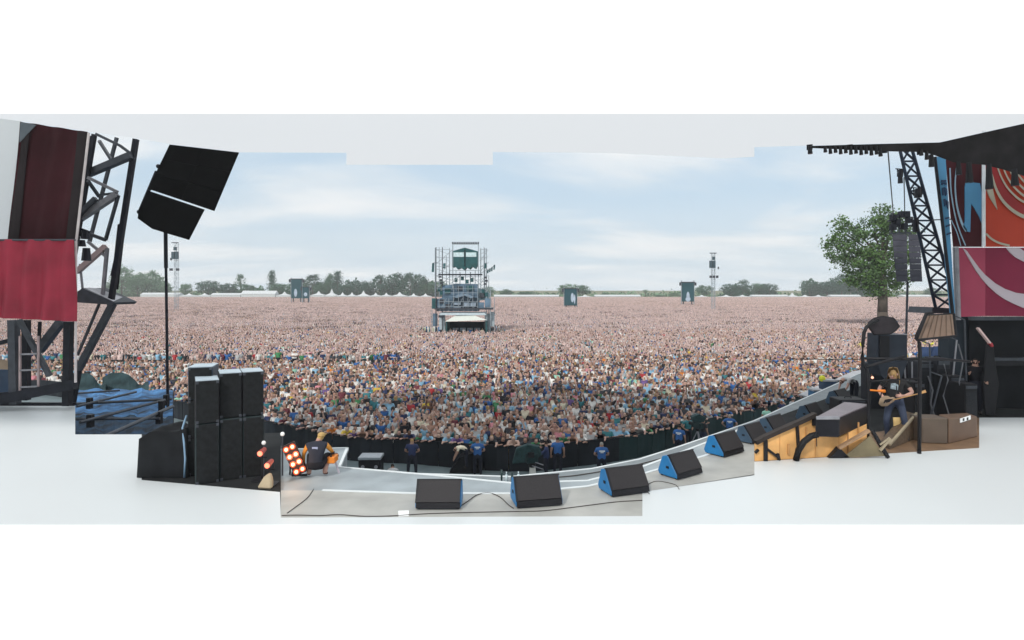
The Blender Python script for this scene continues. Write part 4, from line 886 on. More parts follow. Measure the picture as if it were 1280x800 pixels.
# dark netting mounds behind the tarpaulin
for (x0, x1, yt, yb, D_, lab) in [(94, 132, 467, 482, 34, 'dark green netting heap at the left, beside the truss leg'), (128, 186, 466, 482, 35, 'wide dark green netting heap behind the blue tarpaulin')]:
    mb = MB(); n = 14; vs = []
    for k in range(n + 1):
        u = k / n; x = x0 + (x1 - x0) * u; yy_ = yb - (yb - yt) * (sin(pi * min(1, u * 1.15 + .12)) ** .6 if u < .9 else .25) - rr.uniform(0, 1.2)
        for d_, hf in ((0, .55), (1.0, 1), (2.4, .9)): q = P(x, yy_, D_ + d_); vs.append(Vector((q.x, D_ + d_, q.z * hf)))
        q = P(x, yb, D_ - .3); vs.append(Vector((q.x, D_ - .3, .0)))
    fs = []
    for k in range(n):
        a = k * 4; fs += [(a + 3, a + 7, a + 4, a), (a, a + 4, a + 5, a + 1), (a + 1, a + 5, a + 6, a + 2)]
    tag(mb.add(vs, fs).build('netting_heap', m_('green_black_net', (50, 68, 72), .9, .4, 2, detail=8), base=Vector((P((x0 + x1) / 2, yb, D_).x, D_, 0))), lab, 'netting')

# ------------------------------------------------------------------ front-of-house tower in the crowd
D = 108.0
TEAL = m_('dark_teal_cloth', (34, 84, 88), .7, .25, .8); PALEG = m_('weathered_scaffold', (150, 160, 168), .5, .15, 2, metal=.2); MESH = m_('blue_grey_mesh', (92, 116, 136), .8, .5, .5, detail=10)
t = thing('sound_tower', P(578, 415, D), 'tall scaffold mixing tower with tented decks standing in the middle of the crowd', 'tower')
def tb(x0, y0, x1, y1, w, m=PALEG, nm='pole', d0=0, d1=0): MB().beam(P(x0, y0, D + d0), P(x1, y1, D + d1), w * D / F).build(nm, m, t)
for x, y0, y1, d, m in [(545, 309, 436, 0, STEEL), (553, 309, 436, .4, STEEL), (562, 310, 372, 1.5, PALEG), (566, 305, 360, 0, PALEG), (598, 305, 360, 0, PALEG), (601, 310, 372, 1.5, PALEG), (608, 310, 436, .4, PALEG), (613, 360, 436, 0, PALEG), (544, 310, 372, 5, PALEG), (606, 310, 372, 5, PALEG), (575, 340, 372, 3, PALEG), (588, 340, 372, 3, PALEG)]:
    tb(x, y0, x, y1, 1.0, m, d0=d, d1=d)
for y in (312, 322, 333, 352, 361): tb(545, y, 562, y, .55, nm='crossbar'); tb(600, y, 609, y, .55, nm='crossbar', d0=.2, d1=.2)
for x0, y0, x1, y1 in ((545, 330, 566, 312), (546, 346, 562, 330), (546, 360, 562, 346), (600, 326, 609, 314), (600, 340, 609, 328), (600, 356, 609, 342), (563, 355, 576, 344), (588, 344, 600, 355)): tb(x0, y0, x1, y1, .6, nm='brace', d0=.1, d1=.1)
for x, y0, y1, d in ((540, 372, 436, 2), (549, 309, 372, 3), (558, 320, 360, 4), (605, 309, 372, 3), (611, 345, 436, 2), (618, 372, 436, 1), (570, 338, 372, 5), (582, 338, 372, 5), (594, 338, 372, 5)): tb(x, y0, x, y1, .8, d0=d, d1=d)
for k in range(7): tb(545, 312 + k * 8, 562, 318 + k * 8, .45, nm='brace', d0=2, d1=2); tb(600, 318 + k * 8, 611, 312 + k * 8, .45, nm='brace', d0=2, d1=2)
for y in (338, 346, 350, 356): tb(562, y, 602, y, .5, nm='crossbar', d0=2.5, d1=2.5)
for x, y, w, h in ((546, 376, 5, 9), (549, 392, 7, 20), (606, 392, 7, 20), (541, 392, 5, 16), (612, 390, 6, 18)): MB().prism([P(x, y, D + 2), P(x + w, y, D + 2), P(x + w, y + h, D + 2), P(x, y + h, D + 2)], (0, 1, 0)).build('side_sheet', m_('pale_blue_board', (186, 200, 208), .6) if w > 5 else MESH, t)
for x, y in ((549, 362), (552, 366), (604, 364), (608, 368), (570, 350), (578, 348), (590, 350), (584, 352)): MB().box(P(x, y, D + .6), (.5, .6, .7)).build('equipment', TEAL, t)
tb(566, 305, 598, 305, .9, STEEL, 'crossbar'); tb(548, 343.3, 603, 343.3, 1.7, STEEL2, 'crossbar', -.2, -.2)
for i in range(12):
    x = 566 + i * 2.9; q = P(x, 304, D); MB().box(q + Vector((0, 0, .05)), (.26, .3, .34)).build('lamp', STEEL, t)
MB().prism([P(565, 314, D), P(581, 309.5, D), P(597, 314, D), P(597, 331, D), P(594, 336, D), P(590, 333, D), P(587, 336.5, D), P(583, 334, D), P(580, 337.5, D), P(576, 334.5, D), P(572, 336.5, D), P(569, 333, D), P(565, 334, D)], (0, 3, 0)).build('cabin_cover', TEAL, t)
for x in (566.8, 582.4): MB().prism([P(x, 315.5, D - .05), P(x + 13, 315.5, D - .05), P(x + 13, 321, D - .05), P(x, 321, D - .05)], (0, .06, 0)).build('window', m_('pale_window', (206, 226, 230), .3), t)
MB().beam(P(581, 312, D - .08), P(581, 333, D - .08), .15).build('mullion', STEEL2, t)
for x, y0, y1, w in ((541.3, 329, 340, 2.4), (555.5, 329, 335.5, 2.6), (607, 329, 335.5, 2.6), (610, 337, 341.5, 1.8), (612.5, 335.5, 340, 1.8), (615, 334, 339, 1.8), (618, 331, 337, 1.8)):
    MB().prism([P(x - w / 2, y0, D), P(x + w / 2, y0, D), P(x + w / 2 - .5, y1, D), P(x - w / 2 - .5, y1, D)], (0, .5, 0)).build('speaker', TEAL, t)
tb(541, 329, 546, 328, .5, STEEL, 'bracket'); tb(608, 340, 619, 331, .5, STEEL, 'bracket')
for x, y in ((550, 346), (551.5, 350), (552, 354), (607, 347), (608, 351), (606.5, 355)): MB().box(P(x, y, D - .1), (.5, .4, .32)).build('lamp', STEEL, t)
MB().prism([P(553, 357, D + .3), P(562, 356, D + .3), P(570, 354.5, D + .3), P(596, 355, D + .3), P(598, 372, D + .3), P(598, 389, D + .3), P(546, 389, D + .3), P(546, 374, D + .3), P(553, 372, D + .3)], (0, 4, 0)).build('mesh_screen', MESH, t)
MB().prism([P(598, 360, D + .5), P(606, 362, D + .5), P(613, 368, D + .5), P(611, 374, D + .5), P(598, 376, D + .5)], (0, 2, 0)).build('mesh_screen', m_('grey_mesh', (112, 134, 142), .8, .3, .7), t)
MB().prism([P(566, 372, D + .1), P(597, 372, D + .1), P(597, 386, D + .1), P(566, 386, D + .1)], (0, .15, 0)).build('opening_shade', m_('interior_shade', (40, 54, 66), .8, .3, 1), t)  # dark slab: shade inside the open deck put into its colour
MB().prism([P(565, 371, D - .1), P(581, 366, D - .1), P(592, 371, D - .1), P(589, 373, D - .1), P(581, 369.5, D - .1), P(571, 372.5, D - .1)], (0, 1.0, 0)).build('canopy', m_('blue_grey_canvas', (120, 140, 158), .7), t)
for x, y, w, h in ((567, 378, 9, 3), (580, 378, 7, 5), (588, 378, 7, 5), (567, 383, 9, 2)): MB().prism([P(x, y, D - .02), P(x + w, y, D - .02), P(x + w, y + h, D - .02), P(x, y + h, D - .02)], (0, .1, 0)).build('desk', m_('pale_blue_desk', (150, 166, 182), .6), t)
MB().prism([P(543, 385, D - .3), P(616, 385, D - .3), P(616, 387, D - .3), P(543, 387, D - .3)], (0, 4.5, 0)).build('deck', STEEL, t)
MB().prism([P(550, 391, D), P(606, 391, D), P(608, 394, D), P(549, 394, D)], (0, 4.5, 0)).build('deck', m_('pale_blue_board', (186, 200, 208), .6), t)
for k in range(9): tb(549 + k * 6, 357 if k > 2 else 373, 549 + k * 6, 389, .55, d0=-.15, d1=-.15)
for y in (361, 366, 377, 383): tb(547 if y > 372 else 556, y, 598, y, .5, nm='crossbar', d0=-.2, d1=-.2)
for k in range(5): tb(550 + k * 10, 389, 558 + k * 10, 373, .4, nm='brace', d0=-.2, d1=-.2)
for x, y, w, h, m in ((549, 374, 6, 5, STEEL), (557, 380, 6, 6, STEEL), (571, 358, 7, 5, STEEL), (583, 357, 9, 6, TEAL), (556, 360, 7, 7, TEAL), (599, 366, 6, 6, STEEL), (548, 394, 8, 3, STEEL), (598, 378, 7, 8, MESH), (606, 373, 8, 11, MESH)): MB().prism([P(x, y, D + .1), P(x + w, y, D + .1), P(x + w, y + h, D + .1), P(x, y + h, D + .1)], (0, .4, 0)).build('equipment', m, t)
# lower cream tent
a, b_, c_, d_ = P(556, 402, D - 2), P(609, 400, D - 2), P(604, 399, D + 4), P(560, 400, D + 4); pk0, pk1 = P(572, 393, D + .8), P(588, 392.5, D + .8)
MB().add([a, b_, c_, d_, pk0, pk1], [(0, 1, 5, 4), (1, 2, 5), (2, 3, 4, 5), (3, 0, 4)]).build('tent_roof', m_('cream_canvas', (218, 222, 214), .7, .05), t)
MB().prism([P(557, 402, D + 3.5), P(607, 402, D + 3.5), P(607, 440, D + 3.5), P(557, 440, D + 3.5)], (0, .1, 0)).build('tent_back', m_('interior_shade', (40, 54, 66), .8, .3, 1), t)  # back cloth darkened, the tent's inner shade put into its colour
for x in (557, 607): MB().prism([P(x, 402, D - 1.8), P(x + 1.5, 402, D - 1.8), P(x + 1.5, 440, D - 1.8), P(x, 440, D - 1.8)], (0, 5, 0)).build('tent_side', TEAL, t)
for x in (566, 575, 584, 593): MB().prism([P(x, 410, D + 1), P(x + 7, 410, D + 1), P(x + 7, 414, D + 1), P(x, 414, D + 1)], (0, .4, 0)).build('desk', m_('pale_blue_desk', (150, 166, 182), .6), t)
for k, x in enumerate((563, 571, 580, 588, 596, 603)):
    q = P(x, 406.5, D); me = pmesh('down' if k % 2 else 'fold', False, bool(k % 3)); o = bpy.data.objects.new('person', me); COL.objects.link(o); o.location = (q.x, D - .2 + .2 * (k % 2), .55)
    cc = ['white', 'navy', 'light grey', 'blue', 'maroon', 'cream'][k]
    for si, m in enumerate((SKIN['pale'], TOP[cc], TROU['dark'], HAIR['dark'], SHOE, TOP[cc])): o.material_slots[si].link = 'OBJECT'; o.material_slots[si].material = m
    tag(o, 'technician in a %s top standing under the cream tent of the mixing tower' % cc, 'person', 'technicians under the tower tent')
MB().prism([P(540, 373, D + .8), P(545, 373, D + .8), P(545, 386, D + .8), P(540, 386, D + .8)], (0, 2, 0)).build('side_sheet', TEAL, t)

# ------------------------------------------------------------------ delay towers and video screens
def delay(x, ytop, D, label, spk, lamps, w=3.5, parts_=()):
    t = thing('delay_mast', (P(x, 400, D).x, D, 0), label, 'mast'); top = P(x, ytop, D).z; h = w * D / F / 2
    for sx_ in (-1, 1):
        for sy in (-1, 1): MB().tube((sx_ * h, sy * h, 0), (sx_ * h, sy * h, top), .09, n=6).build('chord', PALEG, t, local=True)
    mb = MB(); n = int(top / 1.6)
    for k in range(n):
        z0, z1 = k * top / n, (k + 1) * top / n; s = 1 if k % 2 else -1
        mb.beam((-h * s, -h, z0), (h * s, -h, z1), .09).beam((-h, -h, z1), (h, -h, z1), .09).beam((-h, h, z1), (h, h, z1), .09)
    tag(mb.build('lattice', PALEG, t, local=True), kind='stuff')
    hw = 5 * D / F; MB().beam((-hw, -h, top), (hw * .7, -h, top), .3).build('top_bar', STEEL, t, local=True)
    for (dx, y0, y1, ww) in spk:
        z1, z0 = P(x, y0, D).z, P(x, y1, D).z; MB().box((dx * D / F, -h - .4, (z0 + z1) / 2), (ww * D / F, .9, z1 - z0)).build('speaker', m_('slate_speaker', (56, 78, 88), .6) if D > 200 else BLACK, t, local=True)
    for (dx, y, ww) in lamps: MB().box((dx * D / F, -h - .3, P(x, y, D).z), (ww * D / F, .6, 3 * D / F)).build('lamp', STEEL, t, local=True)
    return t
delay(220.5, 303.5, 230, 'slim delay mast with a black speaker, far away right of the thin pole', [(-2.2, 315, 324, 3.5), (2.2, 315, 324, 3.5), (0, 309, 313, 2.5)], [(-5, 337, 3.4), (3, 337, 3.4), (-5, 324, 1.5)])
delay(891.5, 316.5, 230, 'slim delay mast with paired speakers right of the video screen', [(-4, 326, 335, 3), (0, 326, 335, 3), (-.5, 321, 325, 3)], [(-4, 346, 2.6), (0, 346, 2.6), (4, 346, 2.6), (5.5, 335, 1)])
SCR = m_('video_screen_face', (22, 74, 84), .4, .25, .12)
def screen(x0, x1, y0, y1, D, label, pic):
    a, b = P(x0, y0, D), P(x1, y1, D); w, h = b.x - a.x, a.z - b.z; t = thing('video_screen', ((a.x + b.x) / 2, D, 0), label, 'screen')
    MB().box((0, .8, b.z + h / 2), (w, 1.6, h)).build('housing', m_('screen_housing', (36, 70, 76), .6), t, local=True); MB().box((0, -.03, b.z + h * .5), (w * .92, .06, h * .94)).build('face', SCR, t, local=True)
    u = D / F
    for (px, py, rx, rz_) in pic: MB().sphere(((px) * u, -.07, b.z + py * u), (rx * u, .04, rz_ * u), 10, 6).build('picture_patch', m_('screen_picture', (176, 190, 206), .5, .25, .5), t, local=True)
    for s_ in (-1, 1):
        MB().beam((s_ * (w / 2 + .3 * u), .5, 0), (s_ * (w / 2 + .3 * u), .5, a.z + 1), .35).build('post', PALEG, t, local=True); MB().beam((s_ * w * .35, .9, 0), (s_ * w * .35, .9, b.z + .2), .5).build('leg', STEEL, t, local=True)
        MB().box((s_ * (w / 2 + 2 * u), .3, a.z - 2 * u), (2 * u, .8, 4 * u)).build('speaker', STEEL, t, local=True)
    MB().box((0, .6, a.z + .4 * u), (w + 2 * u, 1.6, .8 * u)).build('roof', STEEL, t, local=True)
screen(364, 377, 349, 373, 360, 'dark teal video screen in the distance left of the tower', [(-1, 7, 2, 5)])
screen(378, 386, 359, 373, 352, 'small dark screen beside the dark teal one', [(0, 5, 2.2, 2.5)])
screen(705.5, 721, 361, 382, 262, 'video screen in the distance right of the tower under the round tree', [(2.2, 10, 2, 6), (5, 8, 1, 6)])
screen(852.5, 867.5, 353, 377, 300, 'tall dark teal video screen left of the right delay mast', [(0, 6, 2, 6.5), (0, 3, 3.2, 3)])
a, b = P(893, 387, 226), P(908, 391, 226); t = thing('barrier', ((a.x + b.x) / 2, 226, 0), 'short teal sheeted barrier at the foot of the right delay mast', 'barrier'); MB().box((0, 0, a.z / 2), (b.x - a.x, .3, a.z)).build('sheet', TEAL, t, local=True); MB().box((0, 0, a.z + .05), (b.x - a.x, .4, .1)).build('rail', STEEL, t, local=True)

# ------------------------------------------------------------------ marquees along the far edge
TENT = m_('white_marquee_canvas', (200, 204, 206), .7, .03)
tents = [(176, 222, 367, 364.5, 0, 'low white marquee at the far left behind the first pale trees'), (224, 262, 367.5, 365, 2, 'white marquee behind the left delay mast'), (264, 300, 367.5, 365, 0, 'low white marquee below the dark round tree'),
         (302, 343, 366, 361, 0, 'long white flat roofed marquee below the slim pines'), (345, 362, 367, 362, 1, 'small white marquee left of the teal screen'), (388, 405, 366.5, 361, 1, 'small white marquee just right of the teal screen'),
         (406, 420, 367.5, 357.5, 1, 'pointed white tent with the tallest peak left of the tower'), (421, 444, 368, 363, 2, 'white marquee below the pointed conifer'), (445, 461, 368, 360.5, 1, 'pointed white tent below the line of dense trees'),
         (462, 488, 368, 364, 2, 'low white marquee right of the pointed tent'), (489, 508, 368, 362.5, 1, 'white tent below the tallest dense tree'), (509, 538, 369, 365, 2, 'white marquee ending at the mixing tower'),
         (618, 648, 371, 367.5, 0, 'low white marquee just right of the mixing tower'), (650, 698, 371.5, 368, 0, 'long low white marquee left of the round tree'), (722, 742, 371.5, 367, 1, 'small white tent at the right foot of the round tree'), (745, 800, 372, 369.5, 0, 'very low white marquee far right of the round tree'),
         (872, 886, 372, 368, 1, 'small white tent between the tall screen and the right mast'), (900, 940, 372.5, 369, 2, 'white marquee below the right hand clump of trees'), (942, 985, 373, 369.5, 0, 'low white marquee right of that clump of trees'),
         (986, 1000, 373, 364, 1, 'pointed white tent left of the dark rounded shrub'), (1001, 1034, 374, 370.5, 2, 'white marquee below the dark rounded shrub'), (1040, 1076, 374, 369, 0, 'white marquee to the left of the big oak trunk'), (1130, 1165, 376, 371, 0, 'pale marquee seen right of the hanging speakers')]
for (x0, x1, yb, yp, k, lab) in tents:
    D = 616; a, b = P(x0, yb, D), P(x1, yb, D); w = (b.x - a.x) * 1.03; t = thing('marquee', ((a.x + b.x) / 2, D, 0), lab, 'tent', 'white tents along the far edge'); hz = max(a.z, 3.0) ; zp = max(P(x0, yp, D).z * .8, hz + .9); dp = 10
    he = hz * .62 if k else hz * .8
    MB().box((0, dp / 2, he / 2), (w, dp, he)).build('wall', TENT, t, local=True)
    if k == 0: MB().prism([Vector((-w / 2 - .3, -.3, he)), Vector((-w / 2 - .3, dp / 2, zp)), Vector((-w / 2 - .3, dp + .3, he))], (w + .6, 0, 0)).build('roof', TENT, t, local=True)
    else:
        n = 1 if k == 1 else max(2, int(w / 12)); mb = MB()
        for i in range(n):
            x_0, x_1 = -w / 2 + w * i / n, -w / 2 + w * (i + 1) / n; xm = (x_0 + x_1) / 2; mz = he + (zp - he) * .35
            mb.add([(x_0, -.3, he), (x_1, -.3, he), (x_1, dp + .3, he), (x_0, dp + .3, he), (xm - (x_1 - x_0) * .14, dp * .36, mz), (xm + (x_1 - x_0) * .14, dp * .36, mz), (xm + (x_1 - x_0) * .14, dp * .64, mz), (xm - (x_1 - x_0) * .14, dp * .64, mz), (xm, dp / 2, zp)],
                   [(0, 1, 5, 4), (1, 2, 6, 5), (2, 3, 7, 6), (3, 0, 4, 7), (4, 5, 8), (5, 6, 8), (6, 7, 8), (7, 4, 8)])
        mb.build('roof', TENT, t, local=True)

# ------------------------------------------------------------------ trees
def leafmat(name, rgb):
    m = bpy.data.materials.new(name); m.use_nodes = True; n, l = m.node_tree.nodes, m.node_tree.links; b = n['Principled BSDF']; b.inputs['Roughness'].default_value = .7
    tcn = n.new('ShaderNodeTexCoord'); z = n.new('ShaderNodeTexNoise'); z.inputs['Scale'].default_value = .35; z.inputs['Detail'].default_value = 3; l.new(tcn.outputs['Object'], z.inputs['Vector']); rr_ = n.new('ShaderNodeValToRGB')
    c = s2l(rgb); rr_.color_ramp.elements[0].position = .35; rr_.color_ramp.elements[1].position = .65; rr_.color_ramp.elements[0].color = (*[v * .7 for v in c], 1); rr_.color_ramp.elements[1].color = (c[0] * 1.35, c[1] * 1.25, c[2] * 1.1, 1)
    l.new(z.outputs[0], rr_.inputs[0]); l.new(rr_.outputs[0], b.inputs['Base Color']); return m
LEAF = dict(dark=leafmat('dark_teal_leaves', (36, 84, 66)), mid=leafmat('mid_green_leaves', (58, 104, 76)), pale=leafmat('haze_paled_leaves', (96, 132, 104)), oak=leafmat('oak_leaves', (78, 112, 58)))  # pale leaves: distance haze put into their colour
BARK = m_('bark', (84, 74, 66), .9, .3, 1)
def tree_meshes(kind, seed, nclump, per, leaf):
    """unit tree: height 1, half width given by kind; returns crown and trunk meshes"""
    q = random.Random(seed); vs = []; fs = []; cl = []
    for _ in range(nclump):
        while True:
            if kind == 'round': u = Vector((q.uniform(-1, 1), q.uniform(-1, 1), q.uniform(-1, 1))); ok = .25 < u.length < 1; c = Vector((u.x * .42, u.y * .42, .60 + u.z * .38))
            elif kind == 'cone': z = q.random() ** .8; w = (1 - z) ** .75 * .24 + .015; a = q.uniform(0, 2 * pi); rr_ = sqrt(q.random()); c = Vector((w * rr_ * cos(a), w * rr_ * sin(a), .10 + z * .89)); ok = True
            elif kind == 'pine': z = q.choice((.55, .68, .8, .9, .97)) + q.uniform(-.04, .03); w = .34 if z < .75 else (.26 if z < .9 else .14); a = q.uniform(0, 2 * pi); rr_ = sqrt(q.random()); c = Vector((w * rr_ * cos(a), w * rr_ * sin(a), z)); ok = True
            elif kind == 'lolly': u = Vector((q.uniform(-1, 1), q.uniform(-1, 1), q.uniform(-1, 1))); ok = u.length < 1; c = Vector((u.x * .22, u.y * .22, .78 + u.z * .2))
            else:
                lobes = [(-.30, .50, .20), (-.12, .72, .22), (.12, .80, .19), (.30, .60, .20), (0, .52, .26), (-.36, .34, .12), (.36, .38, .14), (.02, .9, .12)]
                lx, lz, lr = q.choice(lobes); u = Vector((q.uniform(-1, 1), q.uniform(-1, 1), q.uniform(-1, 1))); ok = u.length < 1; c = Vector((lx + u.x * lr, u.y * (lr + .1), lz + u.z * lr))
            if ok: break
        cl.append(c)
    for c in cl:
        cr_ = q.uniform(.6, 1.3) * .05
        for _ in range(per):
            p = c + Vector((q.gauss(0, cr_), q.gauss(0, cr_), q.gauss(0, cr_ * .7))); s = leaf * q.uniform(.6, 1.4)
            n1 = Vector((q.gauss(0, 1), q.gauss(0, 1), q.gauss(0, 1))).normalized(); t1 = n1.orthogonal().normalized() * s; t2 = n1.cross(t1).normalized() * s * .7
            i = len(vs); vs += [p - t1, p - t2, p + t1, p + t2]; fs.append((i, i + 1, i + 2, i + 3))
    cm_ = bpy.data.meshes.new('crown'); cm_.from_pydata([tuple(v) for v in vs], [], fs)
    mb = MB(); mb.path([(0, 0, 0), (.006, 0, .15), (-.004, 0, .35), (.004, 0, .6 if kind != 'cone' else .9)], .022, 7)
    tm_ = mb.v
    for i in range(len(tm_)): x, y, z = tm_[i]; k_ = 1.25 - z; tm_[i] = (x * k_, y * k_, z)
    for _ in range(8 if kind != 'cone' else 0):
        a = q.uniform(0, 2 * pi); z = q.uniform(.28, .5); e_ = q.choice(cl); mb.tube((0, 0, z), tuple(e_), .011, .004, 5, False)
    tm2_ = bpy.data.meshes.new('trunk'); tm2_.from_pydata(mb.v, [], mb.f); tm2_.materials.append(BARK)
    return cm_, tm2_
VARS = {k: [tree_meshes(k, 20 + i + 7 * len(k), nc, pr, lf) for i in range(nv)] for k, nc, pr, lf, nv in (('round', 130, 26, .022, 4), ('cone', 110, 16, .02, 2), ('pine', 70, 20, .02, 2), ('lolly', 40, 14, .02, 1), ('broad', 150, 26, .02, 3))}
cmesh = {}
def tree(x, ytop, w, kind, leaf, label, D=660, k=0, group='trees beyond the tents'):
    cm_, tm_ = VARS[kind][k % len(VARS[kind])]; h = P(x, ytop, D).z; ww = w * D / F
    t = thing('tree', (P(x, 370, D).x, D, 0), label, 'tree', group)
    hwid = dict(round=.9, cone=.5, pine=.72, lolly=.5, broad=.95)[kind]
    key = (kind, k % len(VARS[kind]), leaf)
    if key not in cmesh: m2 = cm_.copy(); m2.materials.append(LEAF[leaf]); cmesh[key] = m2
    for nm, me in (('crown', cmesh[key]), ('trunk', tm_)):
        o = bpy.data.objects.new(nm, me); COL.objects.link(o); o.parent = t; o.scale = (ww / hwid, ww / hwid, h); o.rotation_euler[2] = k * 1.3
    return t
TR = [(152, 334, 30, 'broad', 'pale', 'tall pale broad tree right beside the leaning truss'), (172, 340, 26, 'round', 'pale', 'pale rounded tree left of the thin pole'), (190, 340, 26, 'broad', 'pale', 'pale spreading tree just left of the thin pole'), (207, 352, 16, 'round', 'pale', 'small pale tree behind the thin pole'), (232, 353, 14, 'round', 'pale', 'small faint tree right of the left delay mast'),
      (260, 350.5, 28, 'round', 'dark', 'dark dome shaped tree alone right of the left delay mast'), (286, 353.5, 22, 'round', 'dark', 'dark low tree right of the dome shaped one'), (301, 344, 13, 'pine', 'mid', 'slim tall pine with tiered branches'), (309, 354, 15, 'round', 'mid', 'small bushy tree at the foot of the slim pine'),
      (340, 338.5, 13, 'cone', 'dark', 'tallest narrow conifer left of the teal screen'), (350, 354, 24, 'round', 'mid', 'low spreading tree between the narrow conifer and the screen'), (372, 350, 20, 'round', 'mid', 'tree hidden behind the teal screen'), (391, 344.5, 26, 'pine', 'dark', 'flat topped cedar directly right of the teal screen'),
      (404, 353, 22, 'round', 'mid', 'low tree right of the cedar'), (413, 343.5, 16, 'broad', 'mid', 'upright leafy tree left of the pointed conifer'), (422, 339.5, 16, 'cone', 'dark', 'pointed conifer standing above the dense tree line'), (434, 354, 22, 'round', 'dark', 'dense low tree right of the pointed conifer'),
      (446, 351, 22, 'round', 'dark', 'rounded dense tree in the middle of the tree line'), (459, 352, 22, 'broad', 'dark', 'dense bushy tree above the pointed tent'), (474, 345, 20, 'pine', 'dark', 'tall tiered tree in the dense line'), (484, 353, 20, 'round', 'dark', 'dense tree between the tiered tree and the tallest dome'),
      (496, 340.5, 26, 'round', 'dark', 'large domed tree left of the tower'), (513, 342, 24, 'broad', 'dark', 'broad dark tree next to the large dome'), (524, 343, 20, 'round', 'dark', 'rounded teal tree nearest the mixing tower'), (534, 353, 18, 'round', 'mid', 'low tree partly behind the mixing tower'), (548, 350, 22, 'round', 'mid', 'tree seen through the left side of the tower'),
      (610, 358, 16, 'round', 'pale', 'faint tree behind the right side of the tower'), (633, 361.5, 17, 'round', 'mid', 'small green tree right of the tower, the left of two'), (657, 363.5, 22, 'round', 'mid', 'small green tree right of the tower, the right of two'), (684, 368, 12, 'round', 'pale', 'tiny faint bush left of the round tree'),
      (711, 354.5, 24, 'round', 'pale', 'round grey green tree above the right screen'), (728, 356.5, 22, 'round', 'mid', 'green half of the paired round trees above the right screen'), (757, 366, 14, 'broad', 'pale', 'faint low bush right of the paired trees'), (776, 368, 14, 'round', 'pale', 'faint lowest bush left of the lollipop tree'),
      (807, 361.5, 7, 'lolly', 'pale', 'tiny lollipop shaped tree on the open skyline'), (826, 368.5, 12, 'round', 'pale', 'faint bush right of the lollipop tree'), (844, 365.5, 13, 'broad', 'pale', 'small bush at the left foot of the tall screen'), (880, 356, 20, 'round', 'mid', 'green tree between the tall screen and the right mast'),
      (914, 354.5, 24, 'round', 'dark', 'dark rounded tree, leftmost of the right hand clump'), (928, 350.5, 20, 'broad', 'dark', 'tallest tree of the right hand clump'), (949, 352.5, 18, 'round', 'mid', 'paler tree in the right hand clump'), (962, 354, 18, 'round', 'dark', 'rightmost dark tree of the right hand clump'),
      (1012, 349.5, 22, 'round', 'dark', 'dark rounded shrub like tree left of the oak'), (1034, 352, 26, 'round', 'dark', 'dense dark tree in the belt behind the oak'), (1052, 344, 28, 'broad', 'dark', 'taller dark tree in the belt behind the oak'), (1072, 348, 28, 'round', 'dark', 'dark tree in the belt left of the oak trunk'),
      (1126, 366, 16, 'round', 'pale', 'low faint tree beneath the hanging speakers'), (1165, 360, 20, 'broad', 'mid', 'tree at the foot of the right truss tower')]
for i, (x, y, w, kd, lf, lab) in enumerate(TR): tree(x, y, w * 1.18, kd, lf, lab, D=650 + (i * 37) % 45, k=i)
# dense belts of woodland under the trees one can tell apart
for (x0, x1, yt, lf, lab, seed) in ((366, 552, 352, 'dark', 'dense dark green belt of woodland left of the tower', 1), (1002, 1100, 352, 'dark', 'dense green belt of woodland behind the oak', 2), (140, 210, 348, 'pale', 'pale belt of woodland at the left behind the thin pole', 3), (900, 972, 360, 'dark', 'low green undergrowth below the right hand clump', 4), (270, 365, 361, 'mid', 'low green undergrowth left of the teal screen', 5)):
    q_ = random.Random(seed); vs, fs = [], []
    for i in range(int((x1 - x0) * 42)):
        x = q_.uniform(x0, x1); D_ = q_.uniform(690, 712); top = yt + 3 * sin(x * .21) + 2.5 * sin(x * .53 + 1) + (4 if (x - x0 < 5 or x1 - x < 5) else 0); y = top + (372 - top) * q_.random() ** .9; s_ = q_.uniform(.5, 1.3); n1 = Vector((q_.gauss(0, 1), q_.gauss(0, 1), q_.gauss(0, 1))).normalized(); t1 = n1.orthogonal().normalized() * s_; t2 = n1.cross(t1).normalized() * s_
        c = P(x, y, D_); k = len(vs); vs += [c - t1, c - t2, c + t1, c + t2]; fs.append((k, k + 1, k + 2, k + 3))
    tag(MB().add(vs, fs).build('woodland', LEAF[lf]), lab, kind='stuff')
# low hedge line closing the horizon
q_ = random.Random(5); vs, fs = [], []
for i in range(9000):
    x = q_.uniform(-760, 760); D_ = q_.uniform(700, 730); z = abs(q_.gauss(0, 2.2)) + .3 + 2.2 * (1 + sin(x * .021) * sin(x * .057)); s_ = q_.uniform(.7, 1.6); n1 = Vector((q_.gauss(0, 1), q_.gauss(0, 1), q_.gauss(0, 1))).normalized(); t1 = n1.orthogonal().normalized() * s_; t2 = n1.cross(t1).normalized() * s_
    c = Vector((x, D_, z * q_.random() + .5)); k = len(vs); vs += [c - t1, c - t2, c + t1, c + t2]; fs.append((k, k + 1, k + 2, k + 3))
tag(MB().add(vs, fs).build('hedgerow', LEAF['pale']), 'faint hedgerow along the horizon behind the tents', kind='stuff')

